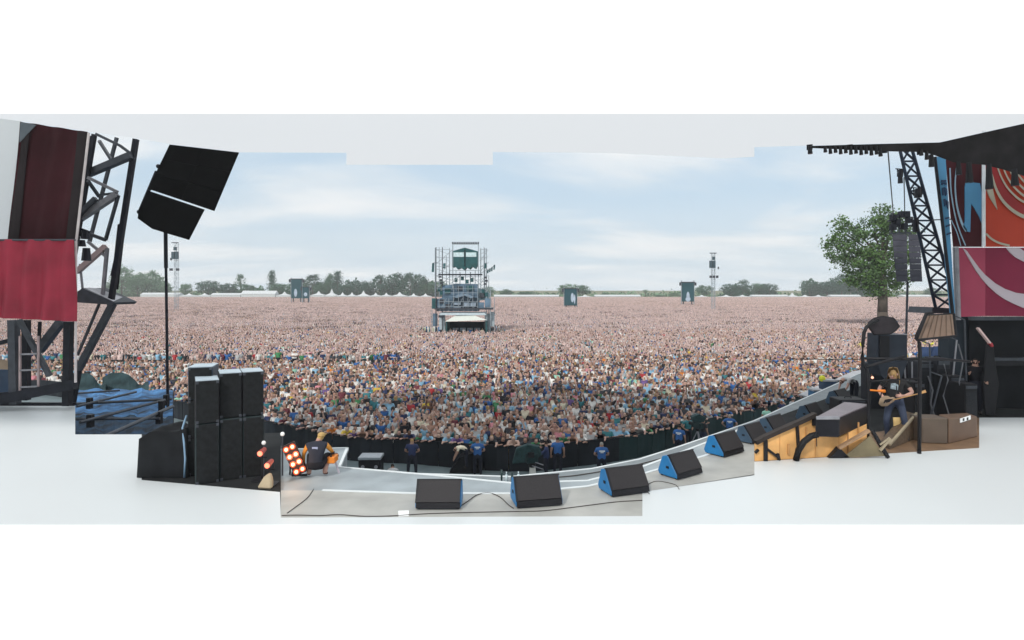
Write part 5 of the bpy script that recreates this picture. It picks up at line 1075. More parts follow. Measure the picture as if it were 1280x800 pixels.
# the big oak on the right
q = random.Random(77); D = 128.0
t = thing('oak_tree', (P(1103, 400, D).x, D, 0), 'large leafy oak with open crown at the right, behind the hanging speakers', 'tree')
u = D / F
lobes = [(1058, 292, 17, 11), (1048, 306, 12, 9), (1072, 312, 17, 12), (1066, 330, 16, 13), (1092, 285, 19, 14), (1108, 274, 16, 12), (1118, 284, 16, 12), (1110, 305, 20, 17), (1095, 320, 18, 17), (1078, 344, 17, 13), (1106, 338, 18, 18), (1062, 350, 10, 9), (1090, 358, 14, 12), (1116, 352, 10, 14), (1124, 322, 12, 16), (1042, 298, 8, 5), (1100, 262, 9, 6), (1134, 292, 13, 12), (1138, 318, 11, 15), (1046, 322, 10, 8), (1100, 366, 12, 6), (1088, 346, 12, 12), (1130, 345, 9, 10), (1038, 305, 7, 5), (1052, 278, 10, 6), (1126, 270, 9, 6), (1036, 318, 4, 4), (1076, 296, 8, 7)]
vs, fs = [], []; subs = []
for (lx, ly, rx, rz_) in lobes:
    for _ in range(int(rx * rz_ * .19)):
        while True:
            v = Vector((q.uniform(-1, 1), q.uniform(-1, 1), q.uniform(-1, 1)))
            if .15 < v.length < 1: break
        c = P(lx + v.x * rx, ly - v.z * rz_, D); c.y += v.y * rx * u * 1.1; subs.append(c)
for c in subs:
    cr_ = q.uniform(.35, .75)
    for _ in range(26):
        p = c + Vector((q.gauss(0, cr_), q.gauss(0, cr_), q.gauss(0, cr_ * .7))); s = q.uniform(.10, .34)
        n1 = Vector((q.gauss(0, 1), q.gauss(0, 1), q.gauss(0, 1.4))).normalized(); t1 = n1.orthogonal().normalized() * s; t2 = n1.cross(t1).normalized() * s * .7
        i = len(vs); vs += [p - t1, p - t2, p + t1, p + t2]; fs.append((i, i + 1, i + 2, i + 3))
MB().add(vs, fs).build('crown', LEAF['oak'], t)
mb = MB(); tr0 = P(1104, 362 + CZ * F / D, D); path_ = [tr0, P(1103, 390, D), P(1104, 360, D), P(1102, 335, D), P(1104, 312, D)]; rads = [1.25, 1.0, .85, .6, .35]
for (p0, p1, r0, r1) in zip(path_, path_[1:], rads, rads[1:]): mb.tube(p0, p1, r0, r1, 10, True)
mb.build('trunk', BARK, t, smooth=True)
mb = MB()
for (lx, ly, rx, rz_) in lobes:
    s0 = P(1103, 350 - (350 - ly) * .35 if ly < 340 else 350, D); mid_ = s0.lerp(P(lx, ly, D), .5) + Vector((0, q.uniform(-.6, .6), .5)); mb.tube(s0, mid_, .28, .18, 6).tube(mid_, P(lx, ly, D), .18, .06, 6)
for k in range(60): c = q.choice(subs); j = min(lobes, key=lambda L: (P(L[0], L[1], D) - c).length); mb.tube(P(j[0], j[1], D), c, .07, .03, 4)
mb.build('limbs', BARK, t)

# ------------------------------------------------------------------ right wing: roof, truss, banners
D = 15.5
t = thing('stage_roof', P(1180, 200, D), 'black fascia of the stage roof cutting across the upper right corner', 'roof')
MB().prism([P(1008, 182.5, D), P(1095, 180, D), P(1175, 178, D), P(1230, 165.5, D), P(1280, 154.5, D), P(1420, 125, D), P(1420, 250, D), P(1300, 226, D), P(1262, 214, D), P(1230, 206, D), P(1192, 203, D), P(1165, 193, D), P(1150, 190, D), P(1100, 189, D), P(1012, 185, D)], back(1150, 185, D, 1.6)).build('fascia', m_('black_roof_cloth', (34, 32, 34), .8, .4, 2, detail=8), t)
for x, y in ((1012, 184), (1062, 184), (1105, 188), (1150, 190)): MB().beam(P(x, y, D + .2), P(x, y, D + 1.5), .14).build('rib', STEEL2, t)
lp = [(1012, 183, 192, 6, 'the largest, at the very left end of the roof edge')] + [(1031 + i * 6.4, 184 - i * .1, 190 + (i % 2) * 1.5 + i * .25, 4.6, None) for i in range(11)] + [(1100, 186, 195, 5, None), (1151, 188, 194, 5, None), (1158, 190, 199, 5.5, None), (1164, 194, 208, 7.5, None), (1198, 203, 218, 7, None), (1211, 204, 228, 9, None), (1236, 206, 236, 9, None), (1268, 212, 232, 9, None)]
pos = ['second', 'third', 'fourth', 'fifth', 'sixth', 'seventh', 'eighth', 'ninth', 'tenth', 'eleventh', 'twelfth']
extra = ['just left of the truss tower', 'first right of the truss tower', 'second right of the truss tower', 'long one left of the narrow blue banner', 'above the pale curve of the maroon banner', 'above the blue shape of the banner', 'above the left of the orange banner', 'above the right of the orange banner']
for i, (x, y0, y1, w, lab) in enumerate(lp):
    lab = lab or (pos[i - 1] + ' from the left along the roof edge' if i < 12 else extra[i - 12])
    dd = D - .05 if y0 < 200 else D - .45
    p = P(x, y0, dd); q1 = P(x + .8, y1, dd); wr = w * dd / F / 2; o = thing('roof_lamp', p, 'small black roof lamp: ' + lab, 'lamp', 'black lamps hanging under the stage roof')
    mb = MB().tube((0, 0, .02), q1 - p, wr * .62, wr, 10); mb.build('can', m_('lamp_black', (28, 28, 32), .5), o, local=True); MB().tube((q1 - p) * .96, (q1 - p) * 1.0 + Vector((0, 0, -.01)), wr * .9, wr * .9, 10).build('lens', m_('dark_glass', (60, 60, 70), .1), o, local=True)
# truss tower right
D = 22.0; t = thing('truss_tower', P(1183, 400, D), 'leaning black lattice truss between the roof and the orange banner wall', 'truss tower')
def tp(u, v, d=0): # u across 0..1, v down 0..1
    xl, xr = 1124 + (1170 - 1124) * v, 1139 + (1197 - 1139) * v; y = 183 + 204 * v; return P(xl + (xr - xl) * u, y, D + d)
CH = m_('truss_blue_black', (46, 56, 72), .45, .25, 4, metal=.3)
for u_ in (0, 1):
    for d in (0, .75): MB().tube(tp(u_, 0, d), tp(u_, 1.0, d), .055, n=8).build('chord', CH, t)
N = 11
for k in range(N):
    v0, v1 = k / N, (k + 1) / N; a = k % 2
    MB().tube(tp(a, v0), tp(1 - a, v1), .04, n=6).build('brace', CH, t); MB().tube(tp(0, v1), tp(1, v1), .035, n=6).build('brace', CH, t)
    MB().tube(tp(1 - a, v0, .75), tp(a, v1, .75), .035, n=6).build('brace', CH, t); MB().tube(tp(0, v0, 0), tp(0, v1, .75), .03, n=6).build('brace', CH, t)
MB().prism([P(1166, 384, D - .2), P(1200, 386, D - .2), P(1200, 391, D - .2), P(1164, 392, D - .2)], (0, 1.3, 0)).build('base', STEEL, t)
MB().tube(tp(.5, 1.0), (tp(.5, 1.0).x, D, STZ - 2), .12).build('foot_post', STEEL, t)
for (x, y0, y1, w, lab) in ((1125, 212, 229, 6, 'black lamp clamped high on the left of the lattice truss'), (1144, 274, 290, 7, 'black lamp clamped at mid height left of the lattice truss'), (1147, 236, 247, 9, 'dark motor box fixed inside the lattice truss')):
    p = P(x, y0, D - .5); q1 = P(x + .5, y1, D - .5); o = thing('truss_lamp', p, lab, 'lamp'); wr = w * (D - .5) / F / 2
    MB().tube((0, 0, 0), q1 - p, wr * .75, wr, 10).build('can', STEEL2, o, local=True); MB().path([(wr * 1.1, 0, -.25), (wr * 1.1, 0, .02), (0, .25, .08), (-wr * 1.1, 0, .02), (-wr * 1.1, 0, -.25)], .02).build('yoke', BLACK, o, local=True)
MB().tube(P(1165, 275, D), P(1189, 274, D - 3), .02).build('guy_wire', STEEL2, t)
# hanging speakers right
D = 34.0; t = thing('line_array', P(1134, 350, D), 'pair of hanging dark grey speaker columns in front of the oak', 'speaker array')
gp = m_('slate_cabinet', (66, 66, 78), .6, .15, 2)
for x0, x1, x2, x3, y0, y1 in ((1115.5, 1133.5, 1134.5, 1121, 293, 352.5), (1135.5, 1150, 1153, 1138, 293, 352.5)):
    for k in range(8):
        a0, a1 = k / 8, (k + 1) / 8 - .008; f = lambda a, s: (x0 + (x3 - x0) * a ** 1.3) if s else (x1 + (x2 - x1) * a ** 1.3); ya, yb = y0 + (y1 - y0) * a0, y0 + (y1 - y0) * a1
        MB().prism([P(f(a0, 1), ya, D), P(f(a0, 0), ya, D), P(f(a1, 0), yb, D), P(f(a1, 1), yb, D)], back(1134, 320, D, .9)).build('cabinet', gp, t)
for x0, x1, y, w in ((1112, 1139, 292, 2), (1113, 1139, 283, 2), (1110, 1126, 276, 2.2), (1122, 1137, 270, 3), (1112, 1120, 270, 2)): MB().beam(P(x0, y, D + .3), P(x1, y - 1, D + .3), w * D / F).build('rigging_bar', STEEL, t)
for x, y in ((1117, 272), (1121, 278), (1127, 268), (1133, 268), (1136, 275), (1130, 283), (1116, 284)): MB().box(P(x, y, D + .2), (.26, .3, .34)).build('rigging_lamp', STEEL2, t)
for x in (1115, 1124, 1132): MB().beam(P(x, 266, D + .3), P(x, 293, D + .3), .07).build('rigging_post', STEEL, t)
MB().tube(P(1110, 189, D - 10), P(1117, 272, D), .025).build('hanging_wire', STEEL, t); MB().tube(P(1130, 222, D - 6), P(1131, 268, D), .025).build('hanging_wire', STEEL, t); MB().tube(P(1134.5, 352, D + .4), (P(1134.5, 352, D).x, D + .4, 0), .06).build('steady_pole', STEEL, t)
# banners
D = 19.0
def flat(parent, name, pix, m, d=0.0, th=.03): MB().prism([P(x, y, D + d) for x, y in pix], (0, th, 0)).build(name, m, parent)
PB = m_('sky_blue_cloth', (84, 146, 188), .75, .08, 1); CR = m_('cream_cloth_print', (176, 172, 156), .75, .06, 2); ORG = m_('orange_red_cloth', (184, 60, 38), .75, .12, .7); MR = m_('brown_maroon_cloth', (72, 32, 38), .8, .25, .8)
t = thing('banner', P(1181, 308, D), 'narrow sky blue banner with small dark lettering beside the lattice truss', 'banner'); flat(t, 'cloth', [(1169, 196), (1182, 196), (1194, 392), (1188, 392)], PB, -.3); MB().tube(P(1168.5, 196, D - .35), P(1191, 392, D - .35), .045).build('edge_pole', STEEL2, t)
for pts_ in ([(1177, 225), (1183, 225), (1183, 227), (1177, 227)], [(1177, 229), (1180, 228), (1180, 230), (1177.4, 231)], [(1181, 228), (1183.5, 228), (1183.6, 231), (1181.4, 231)], [(1178, 235), (1180, 234), (1180.5, 244), (1178.7, 244)], [(1181, 234), (1184, 236), (1184, 243), (1182, 245)], [(1180, 249), (1182, 248), (1183, 256), (1181, 258)], [(1183, 250), (1186, 252), (1186, 262), (1184, 258)], [(1182, 272), (1187, 271), (1187, 273), (1182, 274)], [(1183, 282), (1188, 280), (1188, 282), (1183, 284)], [(1184, 292), (1189, 290), (1189, 292), (1184, 294)]):
    flat(t, 'letter_mark', pts_, m_('dark_blue_print', (44, 66, 100), .7), -.34, .03)
t = thing('banner', P(1205, 308, D), 'dark maroon banner with a pale blue jagged shape and thin curved lines', 'banner')
flat(t, 'cloth', [(1182, 190), (1229, 178), (1229, 308.5), (1192, 308.5)], MR)
flat(t, 'blue_shape', [(1206.4, 234), (1209.6, 216), (1212.4, 206), (1215, 228), (1225, 229), (1227, 240), (1228.6, 281), (1224, 270), (1217, 258), (1214, 254), (1212.8, 290), (1208, 289), (1203.6, 283), (1206.4, 277)], PB, -.03, .029)
def curve_strip(t, pts, w0, w1, m, d=-.03, nm='curved_line'):
    P_ = []
    for i in range(len(pts) - 1):
        a0, a1, a2, a3 = [Vector(pts[max(0, min(len(pts) - 1, i + k))]) for k in (-1, 0, 1, 2)]
        for k in range(5): s = k / 5; P_.append(.5 * ((2 * a1) + (a2 - a0) * s + (2 * a0 - 5 * a1 + 4 * a2 - a3) * s * s + (3 * a1 - a0 - 3 * a2 + a3) * s ** 3))
    P_.append(Vector(pts[-1])); L, R_ = [], []; n = len(P_)
    for i, p in enumerate(P_):
        dd = (P_[min(i + 1, n - 1)] - P_[max(i - 1, 0)]).normalized(); nn = Vector((-dd.y, dd.x)); w = w0 + (w1 - w0) * i / (n - 1); L.append(p + nn * w / 2); R_.append(p - nn * w / 2)
    vs = [P(v.x, v.y, D + d) for v in L + R_] + [P(v.x, v.y, D + d + .028) for v in L + R_]; fs = []
    for i in range(n - 1): fs += [(i, i + 1, n + i + 1, n + i), (2 * n + i, 3 * n + i, 3 * n + i + 1, 2 * n + i + 1), (i, 2 * n + i, 2 * n + i + 1, i + 1), (n + i, n + i + 1, 3 * n + i + 1, 3 * n + i)]
    MB().add(vs, fs).build(nm, m, t)
LB = m_('pale_blue_print', (150, 178, 200), .75)
curve_strip(t, [(1197, 200), (1194, 228), (1196, 256), (1202, 278), (1208, 289)], 1.2, 3.2, LB); curve_strip(t, [(1187.5, 210), (1189, 240), (1194, 270), (1200, 290), (1207, 307)], 1.8, 1.4, LB); curve_strip(t, [(1189, 275), (1196, 290), (1201, 307)], 1.2, 1.2, LB)
t = thing('banner', P(1262, 308, D), 'orange red banner with cream concentric swirls in the upper right', 'banner')
flat(t, 'cloth', [(1231, 178), (1380, 150), (1380, 308.5), (1231, 308.5)], ORG)
flat(t, 'cream_wedge', [(1232.5, 212), (1237, 220), (1241, 236), (1247, 262), (1237, 246), (1232.5, 234)], CR, -.03, .029)
RDK = m_('deep_red_cloth', (150, 40, 44), .75, .15, 1)
curve_strip(t, [(1243, 206), (1250, 230), (1262, 250), (1283, 266), (1310, 272)], 10, 14, RDK, -.026, 'red_band')
curve_strip(t, [(1239, 216), (1246, 238), (1258, 256), (1278, 270), (1310, 279)], 2.5, 5, CR, -.04)
for k in range(4): o_ = k * 6.5; curve_strip(t, [(1245 + o_, 202 - o_ * .1), (1252 + o_, 222 - o_ * .3), (1264 + o_, 240 - o_ * .5), (1284 + o_ * .6, 254 - o_ * .9), (1320, 258 - o_ * 1.1)], 1.6, 3.2, CR, -.045)
curve_strip(t, [(1232.5, 292), (1240, 299), (1250, 304), (1262, 307)], 2.5, 2.5, CR)
MB().tube(P(1229.5, 164, D - .15), P(1229.5, 308, D - .15), .05).build('white_edge_pole', m_('gloss_white_pole', (226, 232, 238), .15), t)
t = thing('banner', P(1240, 395, D), 'crimson lower banner with one broad pale grey swoosh', 'banner'); CM = m_('crimson_lower_cloth', (128, 26, 60), .75, .12, .7); CM2 = m_('rose_crimson_cloth', (164, 62, 88), .75, .1, .7)
flat(t, 'cloth', [(1232, 309.5), (1380, 309.5), (1380, 396), (1232, 395)], CM); flat(t, 'rose_panel', [(1199, 309.5), (1231.8, 309.5), (1231.8, 395), (1199.5, 396)], CM2)
GS = m_('pale_grey_print', (190, 178, 186), .75, .05, 1)
flat(t, 'pale_swoosh', [(1204, 310), (1209, 314), (1216, 324), (1224, 335), (1232, 344), (1244, 354), (1256, 361), (1270, 366), (1300, 370), (1340, 370), (1340, 392), (1300, 389), (1280, 385), (1268, 380), (1256, 374), (1246, 367), (1236, 358), (1228, 349), (1220, 338), (1213, 326)], GS, -.03, .029)
flat(t, 'pale_swoosh', [(1258, 310), (1263, 316), (1270, 322), (1280, 327), (1300, 330), (1300, 320), (1284, 317), (1275, 310)], GS, -.03, .029)
MB().tube(P(1196, 309, D - .2), P(1199, 400, D - .2), .05).tube(P(1192, 309, D - .1), P(1195, 400, D - .1), .03).build('side_pole', GALV, t)

# dark wing wall below the crimson banner
D = 19.2; BW = m_('black_wing_cloth', (28, 30, 34), .8, .3, .8)
t = thing('wing_wall', P(1250, 520, D), 'black cloth wall of the stage wing under the crimson banner', 'wall')
cloth('cloth', [P(1212, 396, D + .3), P(1420, 396, D + .3), P(1420, 530, D + .3), P(1212, 530, D + .3)], BW, None, None, 5, .05, (30, 10), t)
MB().beam(P(1235, 449, D - .1), P(1420, 449, D - .1), .10).build('rail', STEEL, t); MB().beam(P(1235, 454, D - .1), P(1420, 454, D - .1), .14).build('rail', BLACK, t); MB().beam(P(1212, 398, D - .1), P(1420, 398, D - .1), .12).build('top_rail', STEEL, t)
MB().prism([P(1186, 396, D + .5), P(1214, 396, D + .5), P(1214, 528, D + .5), P(1186, 528, D + .5)], (0, .5, 0)).build('side_column', m_('slate_column', (52, 60, 68), .7, .2, 1), t)
# person-sized dark figure of a technician with a cap in the wing
ph = dict(ell=(.30, .02, 1.15), wrl=(.28, -.16, 1.02), hal=(.27, -.22, 1.0), elr=(-.24, -.1, 1.2), wrr=(-.16, -.3, 1.28), har=(-.14, -.38, 1.3))
D_ = 18.6; o = fperson('technician dressed in black standing against the dark wing wall', (P(1219, 500, D_).x, D_, STZ), -.6, ph, [SKIN['tan'], m_('black_shirt', (26, 26, 32), .8), TROU['dark'], HAIR['dark'], SHOE, m_('black_shirt', (26, 26, 32), .8)], sc=1.0, long_sleeve=True); face(o, {})
t = thing('guitar', P(1228, 430, 17.2), 'pale red and white guitar neck rising in front of the dark wing wall', 'guitar')
MB().beam(P(1222, 410, 18.3), P(1237, 429, 18.3), .09, .05).build('neck', m_('pale_pink_wood', (220, 190, 186), .4), t); MB().beam(P(1237, 429, 18.3), P(1239, 433, 18.3), .14, .06).build('heel', m_('red_paint', (170, 50, 60), .4), t)
MB().prism([P(1234, 430, 18.3), P(1242, 432, 18.3), P(1244, 450, 18.3), P(1249, 480, 18.3), P(1244, 519, 18.3), P(1232, 519, 18.3), P(1229, 480, 18.3), P(1232, 448, 18.3)], (0, .06, 0)).build('body', BLACK, t, bevel=.015)
# amplifiers and cases on the wing floor
def amp(x0, x1, y0, yb, label, m, z=STZ, dz=0, rz=0, name='amplifier', cat='amplifier', deep=.6, extra_=None):
    g = G((x0 + x1) / 2, yb, z) if not dz else Vector((((x0 + x1) / 2 - 640) / F * dz, dz, z)); w = (x1 - x0) * g.y / F; h = P(0, y0, g.y).z - z
    t = thing(name, g + Vector((0, deep / 2, 0)), label, cat, None, rz)
    MB().box((0, 0, h / 2), (w, deep, h)).build('body', m, t, local=True, bevel=.02); MB().box((0, -deep / 2 - .01, h * .45), (w * .86, .02, h * .74)).build('grille', m_('grille_dark', (42, 44, 48), .8, .3, 25), t, local=True)
    MB().box((0, -deep / 2 - .012, h * .92), (w * .86, .02, h * .07)).build('control_panel', STEEL, t, local=True); MB().path([(-.1, 0, h), (-.08, 0, h + .04), (.08, 0, h + .04), (.1, 0, h)], .015).build('handle', BLACK, t, local=True)
    return t
AM = m_('slate_amp', (46, 48, 54), .6, .2, 3)
amp(1150, 1170, 452, 520, 'tall slate grey amplifier left of the wing wall', AM, dz=18.6); amp(1172, 1188, 448, 520, 'dark amplifier stack next to the slate column', AM, dz=18.4); amp(1188, 1206, 470, 522, 'lower black amplifier right of the dark stack', CASE, dz=17.8)
amp(1143, 1156, 478, 524, 'small dark amplifier nearest the right stand pole', CASE, dz=17.2); amp(1206, 1222, 480, 522, 'black case at the foot of the technician', CASE, dz=17.2, name='case', cat='case')
GB = m_('grey_brown_case', (84, 72, 62), .6, .15, 2)
t = thing('case', P(1188, 552, 15.6), 'grey brown case with a white printed label on its upper corner', 'case')
MB().prism([G(1153, 554, STZ), G(1185, 555, STZ), G(1185, 555, STZ) + Vector((0, 0, .63)), G(1153, 554, STZ) + Vector((0, 0, .62))], (0, .5, 0)).build('body', GB, t, bevel=.02)
MB().prism([G(1186, 555, STZ), G(1222, 546, STZ), G(1222, 546, STZ) + Vector((0, 0, .52)), G(1186, 555, STZ) + Vector((0, 0, .63))], (.1, .5, 0)).build('end_body', m_('brown_case_end', (98, 76, 60), .6, .15, 2), t, bevel=.02)
q0, q1 = G(1186, 555, STZ), G(1222, 546, STZ)
def lb(u, z): return q0.lerp(q1, u) + Vector((0, -.03, z))
MB().prism([lb(.36, .47), lb(.72, .50), lb(.72, .60), lb(.36, .57)], (0, .02, 0)).build('label', m_('white_paper', (236, 238, 238), .7, .02), t)
for u_ in (.44, .58): MB().prism([lb(u_, .50) - Vector((0, .012, 0)), lb(u_ + .05, .505) - Vector((0, .012, 0)), lb(u_ + .05, .57) - Vector((0, .012, 0)), lb(u_, .565) - Vector((0, .012, 0))], (0, .01, 0)).build('label_mark', BLACK, t)
MB().tube(G(1164, 553, STZ) + Vector((0, -.03, .1)), G(1162, 553, STZ) + Vector((0, -.03, .42)), .012).build('catch', GALV, t)
# pipe stand with lamp heads
D = 13.95; zf = STZ; t = thing('pipe_stand', P(1115, 568, D), 'black pipe stand framing the guitarist, bent at the top left', 'stand')
def pb(pts, r_, nm='pipe', m=BLACK): MB().path([P(x, y, D + d) for x, y, d in pts], r_, 8).build(nm, m, t, smooth=True)
pb([(1098, 400, 0), (1090, 403, 0), (1083, 409, 0), (1080, 416, 0), (1078.5, 430, 0), (1078, 446, 0), (1079, 454, 0), (1083, 461, 0), (1085, 470, 0), (1085.5, 520, 0), (1085, 571, 0)], .04)
pb([(1166, 391, 0), (1158, 392, 0), (1153, 404, 0), (1145, 424, 0), (1149, 428, 0), (1150, 440, 0), (1149.5, 500, .1), (1149, 566, .2)], .04)
pb([(1145, 425, -.02), (1165, 423, -.1), (1195, 420, -.2)], .025); pb([(1080, 448, .02), (1128, 449, .02), (1178, 449, .0), (1212, 452, .0)], .03); pb([(1082, 459, -.05), (1105, 452, -.05), (1130, 446, -.05)], .035); pb([(1087, 477, .05), (1112, 475, .05), (1150, 473, .05)], .018); pb([(1000, 449, .05), (1080, 449, .05)], .010)
MB().tube(P(1085, 568, D), (P(1085, 568, D).x, D, STZ), .045).tube(P(1149, 562, D + .2), (P(1149, 562, D + .2).x, D + .2, STZ), .045).build('foot', BLACK, t)
def head(name, pix, D_, label, m, dep=.35, mouth=None):
    t = thing(name, P(sum(p[0] for p in pix) / len(pix), max(p[1] for p in pix), D_), label, 'lamp'); MB().prism([P(x, y, D_) for x, y in pix], back(pix[0][0], pix[0][1], D_, dep)).build('housing', BLACK, t, bevel=.02)
    cx_ = sum(p[0] for p in pix) / len(pix); cy_ = sum(p[1] for p in pix) / len(pix)
    MB().prism([P(cx_ + (x - cx_) * .88, cy_ + (y - cy_) * .88, D_ - .03) for x, y in pix], (0, .04, 0)).build('face', m, t); return t
head('flood_lamp', [(1084, 404), (1092, 397), (1103, 394.5), (1118, 397), (1125.5, 408), (1120, 414), (1114, 418), (1092, 419), (1086, 411)], 14.1, 'dark eight sided lamp head on top of the bent pipe', m_('dark_lamp_face', (46, 42, 46), .6, .3, 6))
t = head('flood_lamp', [(1160, 393), (1194, 391), (1197, 420), (1146, 427), (1143, 420), (1152, 400)], 14.3, 'large tan faced flood lamp between the pipe stand and the crimson banner', m_('tan_reflector', (128, 106, 92), .5, .1, 6), .3)  # tan face darkened: missing roof shade put into its colour
for k in range(6): MB().beam(P(1163 + k * 5, 394, 14.26), P(1151 + k * 8, 424 - k * .8, 14.26), .012).build('rib', m_('tan_rib', (104, 88, 76), .6), t)
t = thing('column_speaker', P(1108, 470, 16.6), 'slate grey column cabinet behind the bent pipe, under the dark lamp head', 'cabinet')
MB().prism([P(1097, 417, 16.6), P(1134, 418, 16.6), P(1135, 452, 16.6), P(1128, 472, 16.6), P(1118, 487, 16.6), P(1101, 470, 16.6), P(1096, 452, 16.6)], (0, .5, 0)).build('body', m_('slate_box', (48, 54, 64), .6, .2, 2), t, bevel=.02); MB().prism([P(1100, 420, 16.55), P(1112, 420, 16.55), P(1112, 450, 16.55), P(1100, 450, 16.55)], (0, .03, 0)).build('dark_stripe', CASE, t); MB().beam(P(1099, 417, 16.5), P(1134, 418, 16.5), .03).build('top_edge', GALV, t); MB().tube(P(1110, 480, 17.0), (P(1110, 480, 17.0).x, 17.0, STZ), .04).build('leg', BLACK, t)
# clutter in the distance on the right: tarpaulin, stewards
for x, y, lab in ((1075, 433, 'steward in a yellow jacket left of the bent pipe'), (1156, 431, 'yellow jacketed steward under the tan lamp, the left of two'), (1166, 432, 'yellow jacketed steward under the tan lamp, the right of two')):
    D_ = (CZ - 2.2) * F / (y - 6 - HZ); fperson(lab, ((x - 640) / F * D_, D_, .45), .3, HIPS, [SKIN['tan'], m_('hi_vis_yellow', (226, 224, 60), .7), TROU['dark'], HAIR['dark'], SHOE, m_('hi_vis_yellow', (226, 224, 60), .7)], sub=0, fingers=False, fat=1.5, long_sleeve=True, group='stewards in yellow jackets')
t = thing('tarpaulin', (P(1172, 450, 50).x, 50, 0), 'blue tarpaulin sheet seen under the tan flood lamp', 'tarpaulin'); cloth('sheet', [P(1152, 434, 50), P(1194, 432, 50), P(1194, 446, 50), P(1152, 446, 50)], m_('blue_tarp_far', (40, 62, 100), .8, .3, .4), None, None, 3, .3, (14, 6), t); MB().tube(P(1173, 440, 50.3), (P(1173, 440, 50).x, 50.3, 0), .1).build('post', STEEL, t)
# backing amp row behind guitarist
t = thing('amplifier', (P(1160, 500, 17).x, 19.3, STZ), 'wide dark backline cabinet behind the guitarist', 'amplifier'); MB().prism([P(1089, 455, 19.5), P(1192, 452, 19.5), P(1192, 532, 19.5), P(1089, 532, 19.5)], (0, .6, 0)).build('body', m_('backline', (40, 42, 48), .6, .25, 2), t, bevel=.02)
for x in (1125, 1150, 1170): MB().beam(P(x, 456, 19.45), P(x, 530, 19.45), .03).build('seam', BLACK, t)
for x, y in ((1145, 465), (1148, 465), (1091, 468), (1091, 464), (1090.5, 472)): MB().sphere(P(x, y, 19.35), .04, 8, 6).build('indicator_lamp', m_('indicator', (255, 190, 160), .3, .05, 3, emit=1.5), t)
for k, (x0, y0, x1, y1, d) in enumerate(((1162, 430, 1164, 520, 17.5), (1196, 425, 1186, 515, 18.0), (1206, 400, 1209, 510, 18.2), (1130, 440, 1134, 520, 18.6), (1177, 470, 1160, 515, 16.8), (1140, 452, 1141, 520, 18.0))):
    p = P(x0, y0, d); q = Vector((P(x1, y1, d).x, d, STZ)); t = thing('microphone_stand', q, ['thin dark stand left of the slate amplifier', 'slanting dark stand by the dark amplifier stack', 'upright stand against the slate column', 'thin stand behind the guitarist on the left', 'short slanting stand before the amplifiers', 'thin stand behind the right pipe'][k], 'stand')
    MB().tube((0, 0, 0), p - q, .022).build('pole', GALV if k % 2 else STEEL, t, local=True); MB().tube((0, 0, 0), (0, 0, .03), .16, .15, 12).build('base', BLACK, t, local=True); MB().tube(p - q, p - q + Vector((-.35, -.1, .12)), .018).build('boom', STEEL, t, local=True)
for k, pts_ in enumerate(([(1160, 470), (1166, 488), (1163, 505), (1168, 519)], [(1180, 455), (1185, 475), (1179, 495), (1186, 518)], [(1198, 430), (1204, 452), (1199, 478), (1207, 505)])):
    d = 17.0 + .2 * k; tag(MB().path([P(x, y, d) for x, y in pts_] + [Vector((P(pts_[-1][0], 520, d).x, d, STZ + .02))], .018).build('cable', m_('grey_cable', (96, 98, 104), .6), base=Vector((P(pts_[0][0], 520, d).x, d, STZ))), ['grey cable hanging over the slate amplifier', 'grey cable hanging over the dark amplifier stack', 'grey cable hanging along the slate column'][k], 'cable')
for k, (x, y, m) in enumerate(((1160, 548, 'red_paint'), (1150, 556, 'pale_cable_clip'))): pass
# the guitarist
GP = dict(pelvis=(0, 0, .93), belly=(0, -.01, 1.1), chest=(0, .02, 1.31), neck=(0, -.03, 1.46), head=(-.03, -.10, 1.56), crown=(-.02, -.09, 1.68), shl=(.21, .02, 1.38), ell=(.36, -.06, 1.16), wrl=(.22, -.30, 1.10), hal=(.14, -.34, 1.10),
          shr=(-.21, .02, 1.38), elr=(-.34, -.04, 1.14), wrr=(-.20, -.24, .99), har=(-.12, -.27, .95), hil=(.11, 0, .87), knl=(.20, -.08, .48), anl=(.24, .02, .09), tol=(.28, -.12, .04), hir=(-.11, 0, .87), knr=(-.16, -.14, .48), anr=(-.16, -.02, .09), tor=(-.20, -.16, .04))
D_ = 15.5; gl = Vector((P(1119, 500, D_).x, D_, STZ)); o = fperson('guitarist with long fair hair and dark printed shirt playing at the right of the stage', gl, -.7, GP, [SKIN['pink'], m_('charcoal_shirt', (38, 38, 40), .8, .2, 8), TROU['denim'], HAIR['fair'], SHOE, m_('charcoal_shirt', (38, 38, 40), .8, .2, 8)], sc=1.13, longhair=True, fat=1.1); face(o, GP); o.scale = (1.06,) * 3
mb = MB(); hh = Vector((-.03, -.06, 1.60)); n = 14; vs = []
for j, (zz0, rx, ry) in enumerate(((.125, .03, .03), (.10, .09, .10), (.03, .115, .13), (-.08, .125, .13), (-.20, .135, .12), (-.30, .13, .09))):
    for k in range(n):
        a = -pi * .12 + (pi * 1.24) * k / (n - 1); vs.append(hh + Vector((rx * cos(a), ry * sin(a) + .01, zz0 + .015 * sin(k * 2.3 + j))))
fs = [(j * n + k, j * n + k + 1, (j + 1) * n + k + 1, (j + 1) * n + k) for j in range(5) for k in range(n - 1)]
mb.add(vs, fs).build('hair', HAIR['fair'], o, local=True, smooth=True)
MB().prism([Vector((-.08, -.115, 1.22)), Vector((.07, -.115, 1.20)), Vector((.08, -.118, 1.32)), Vector((.02, -.12, 1.36)), Vector((-.07, -.118, 1.34))], (0, -.012, 0)).build('shirt_print', m_('pale_shirt_print', (150, 166, 176), .8, .5, 18), o, local=True)
t = thing('electric_guitar', gl, 'electric guitar slung across the long haired guitarist, neck pointing right', 'guitar', rz=-.7); t.scale = (1.06,) * 3
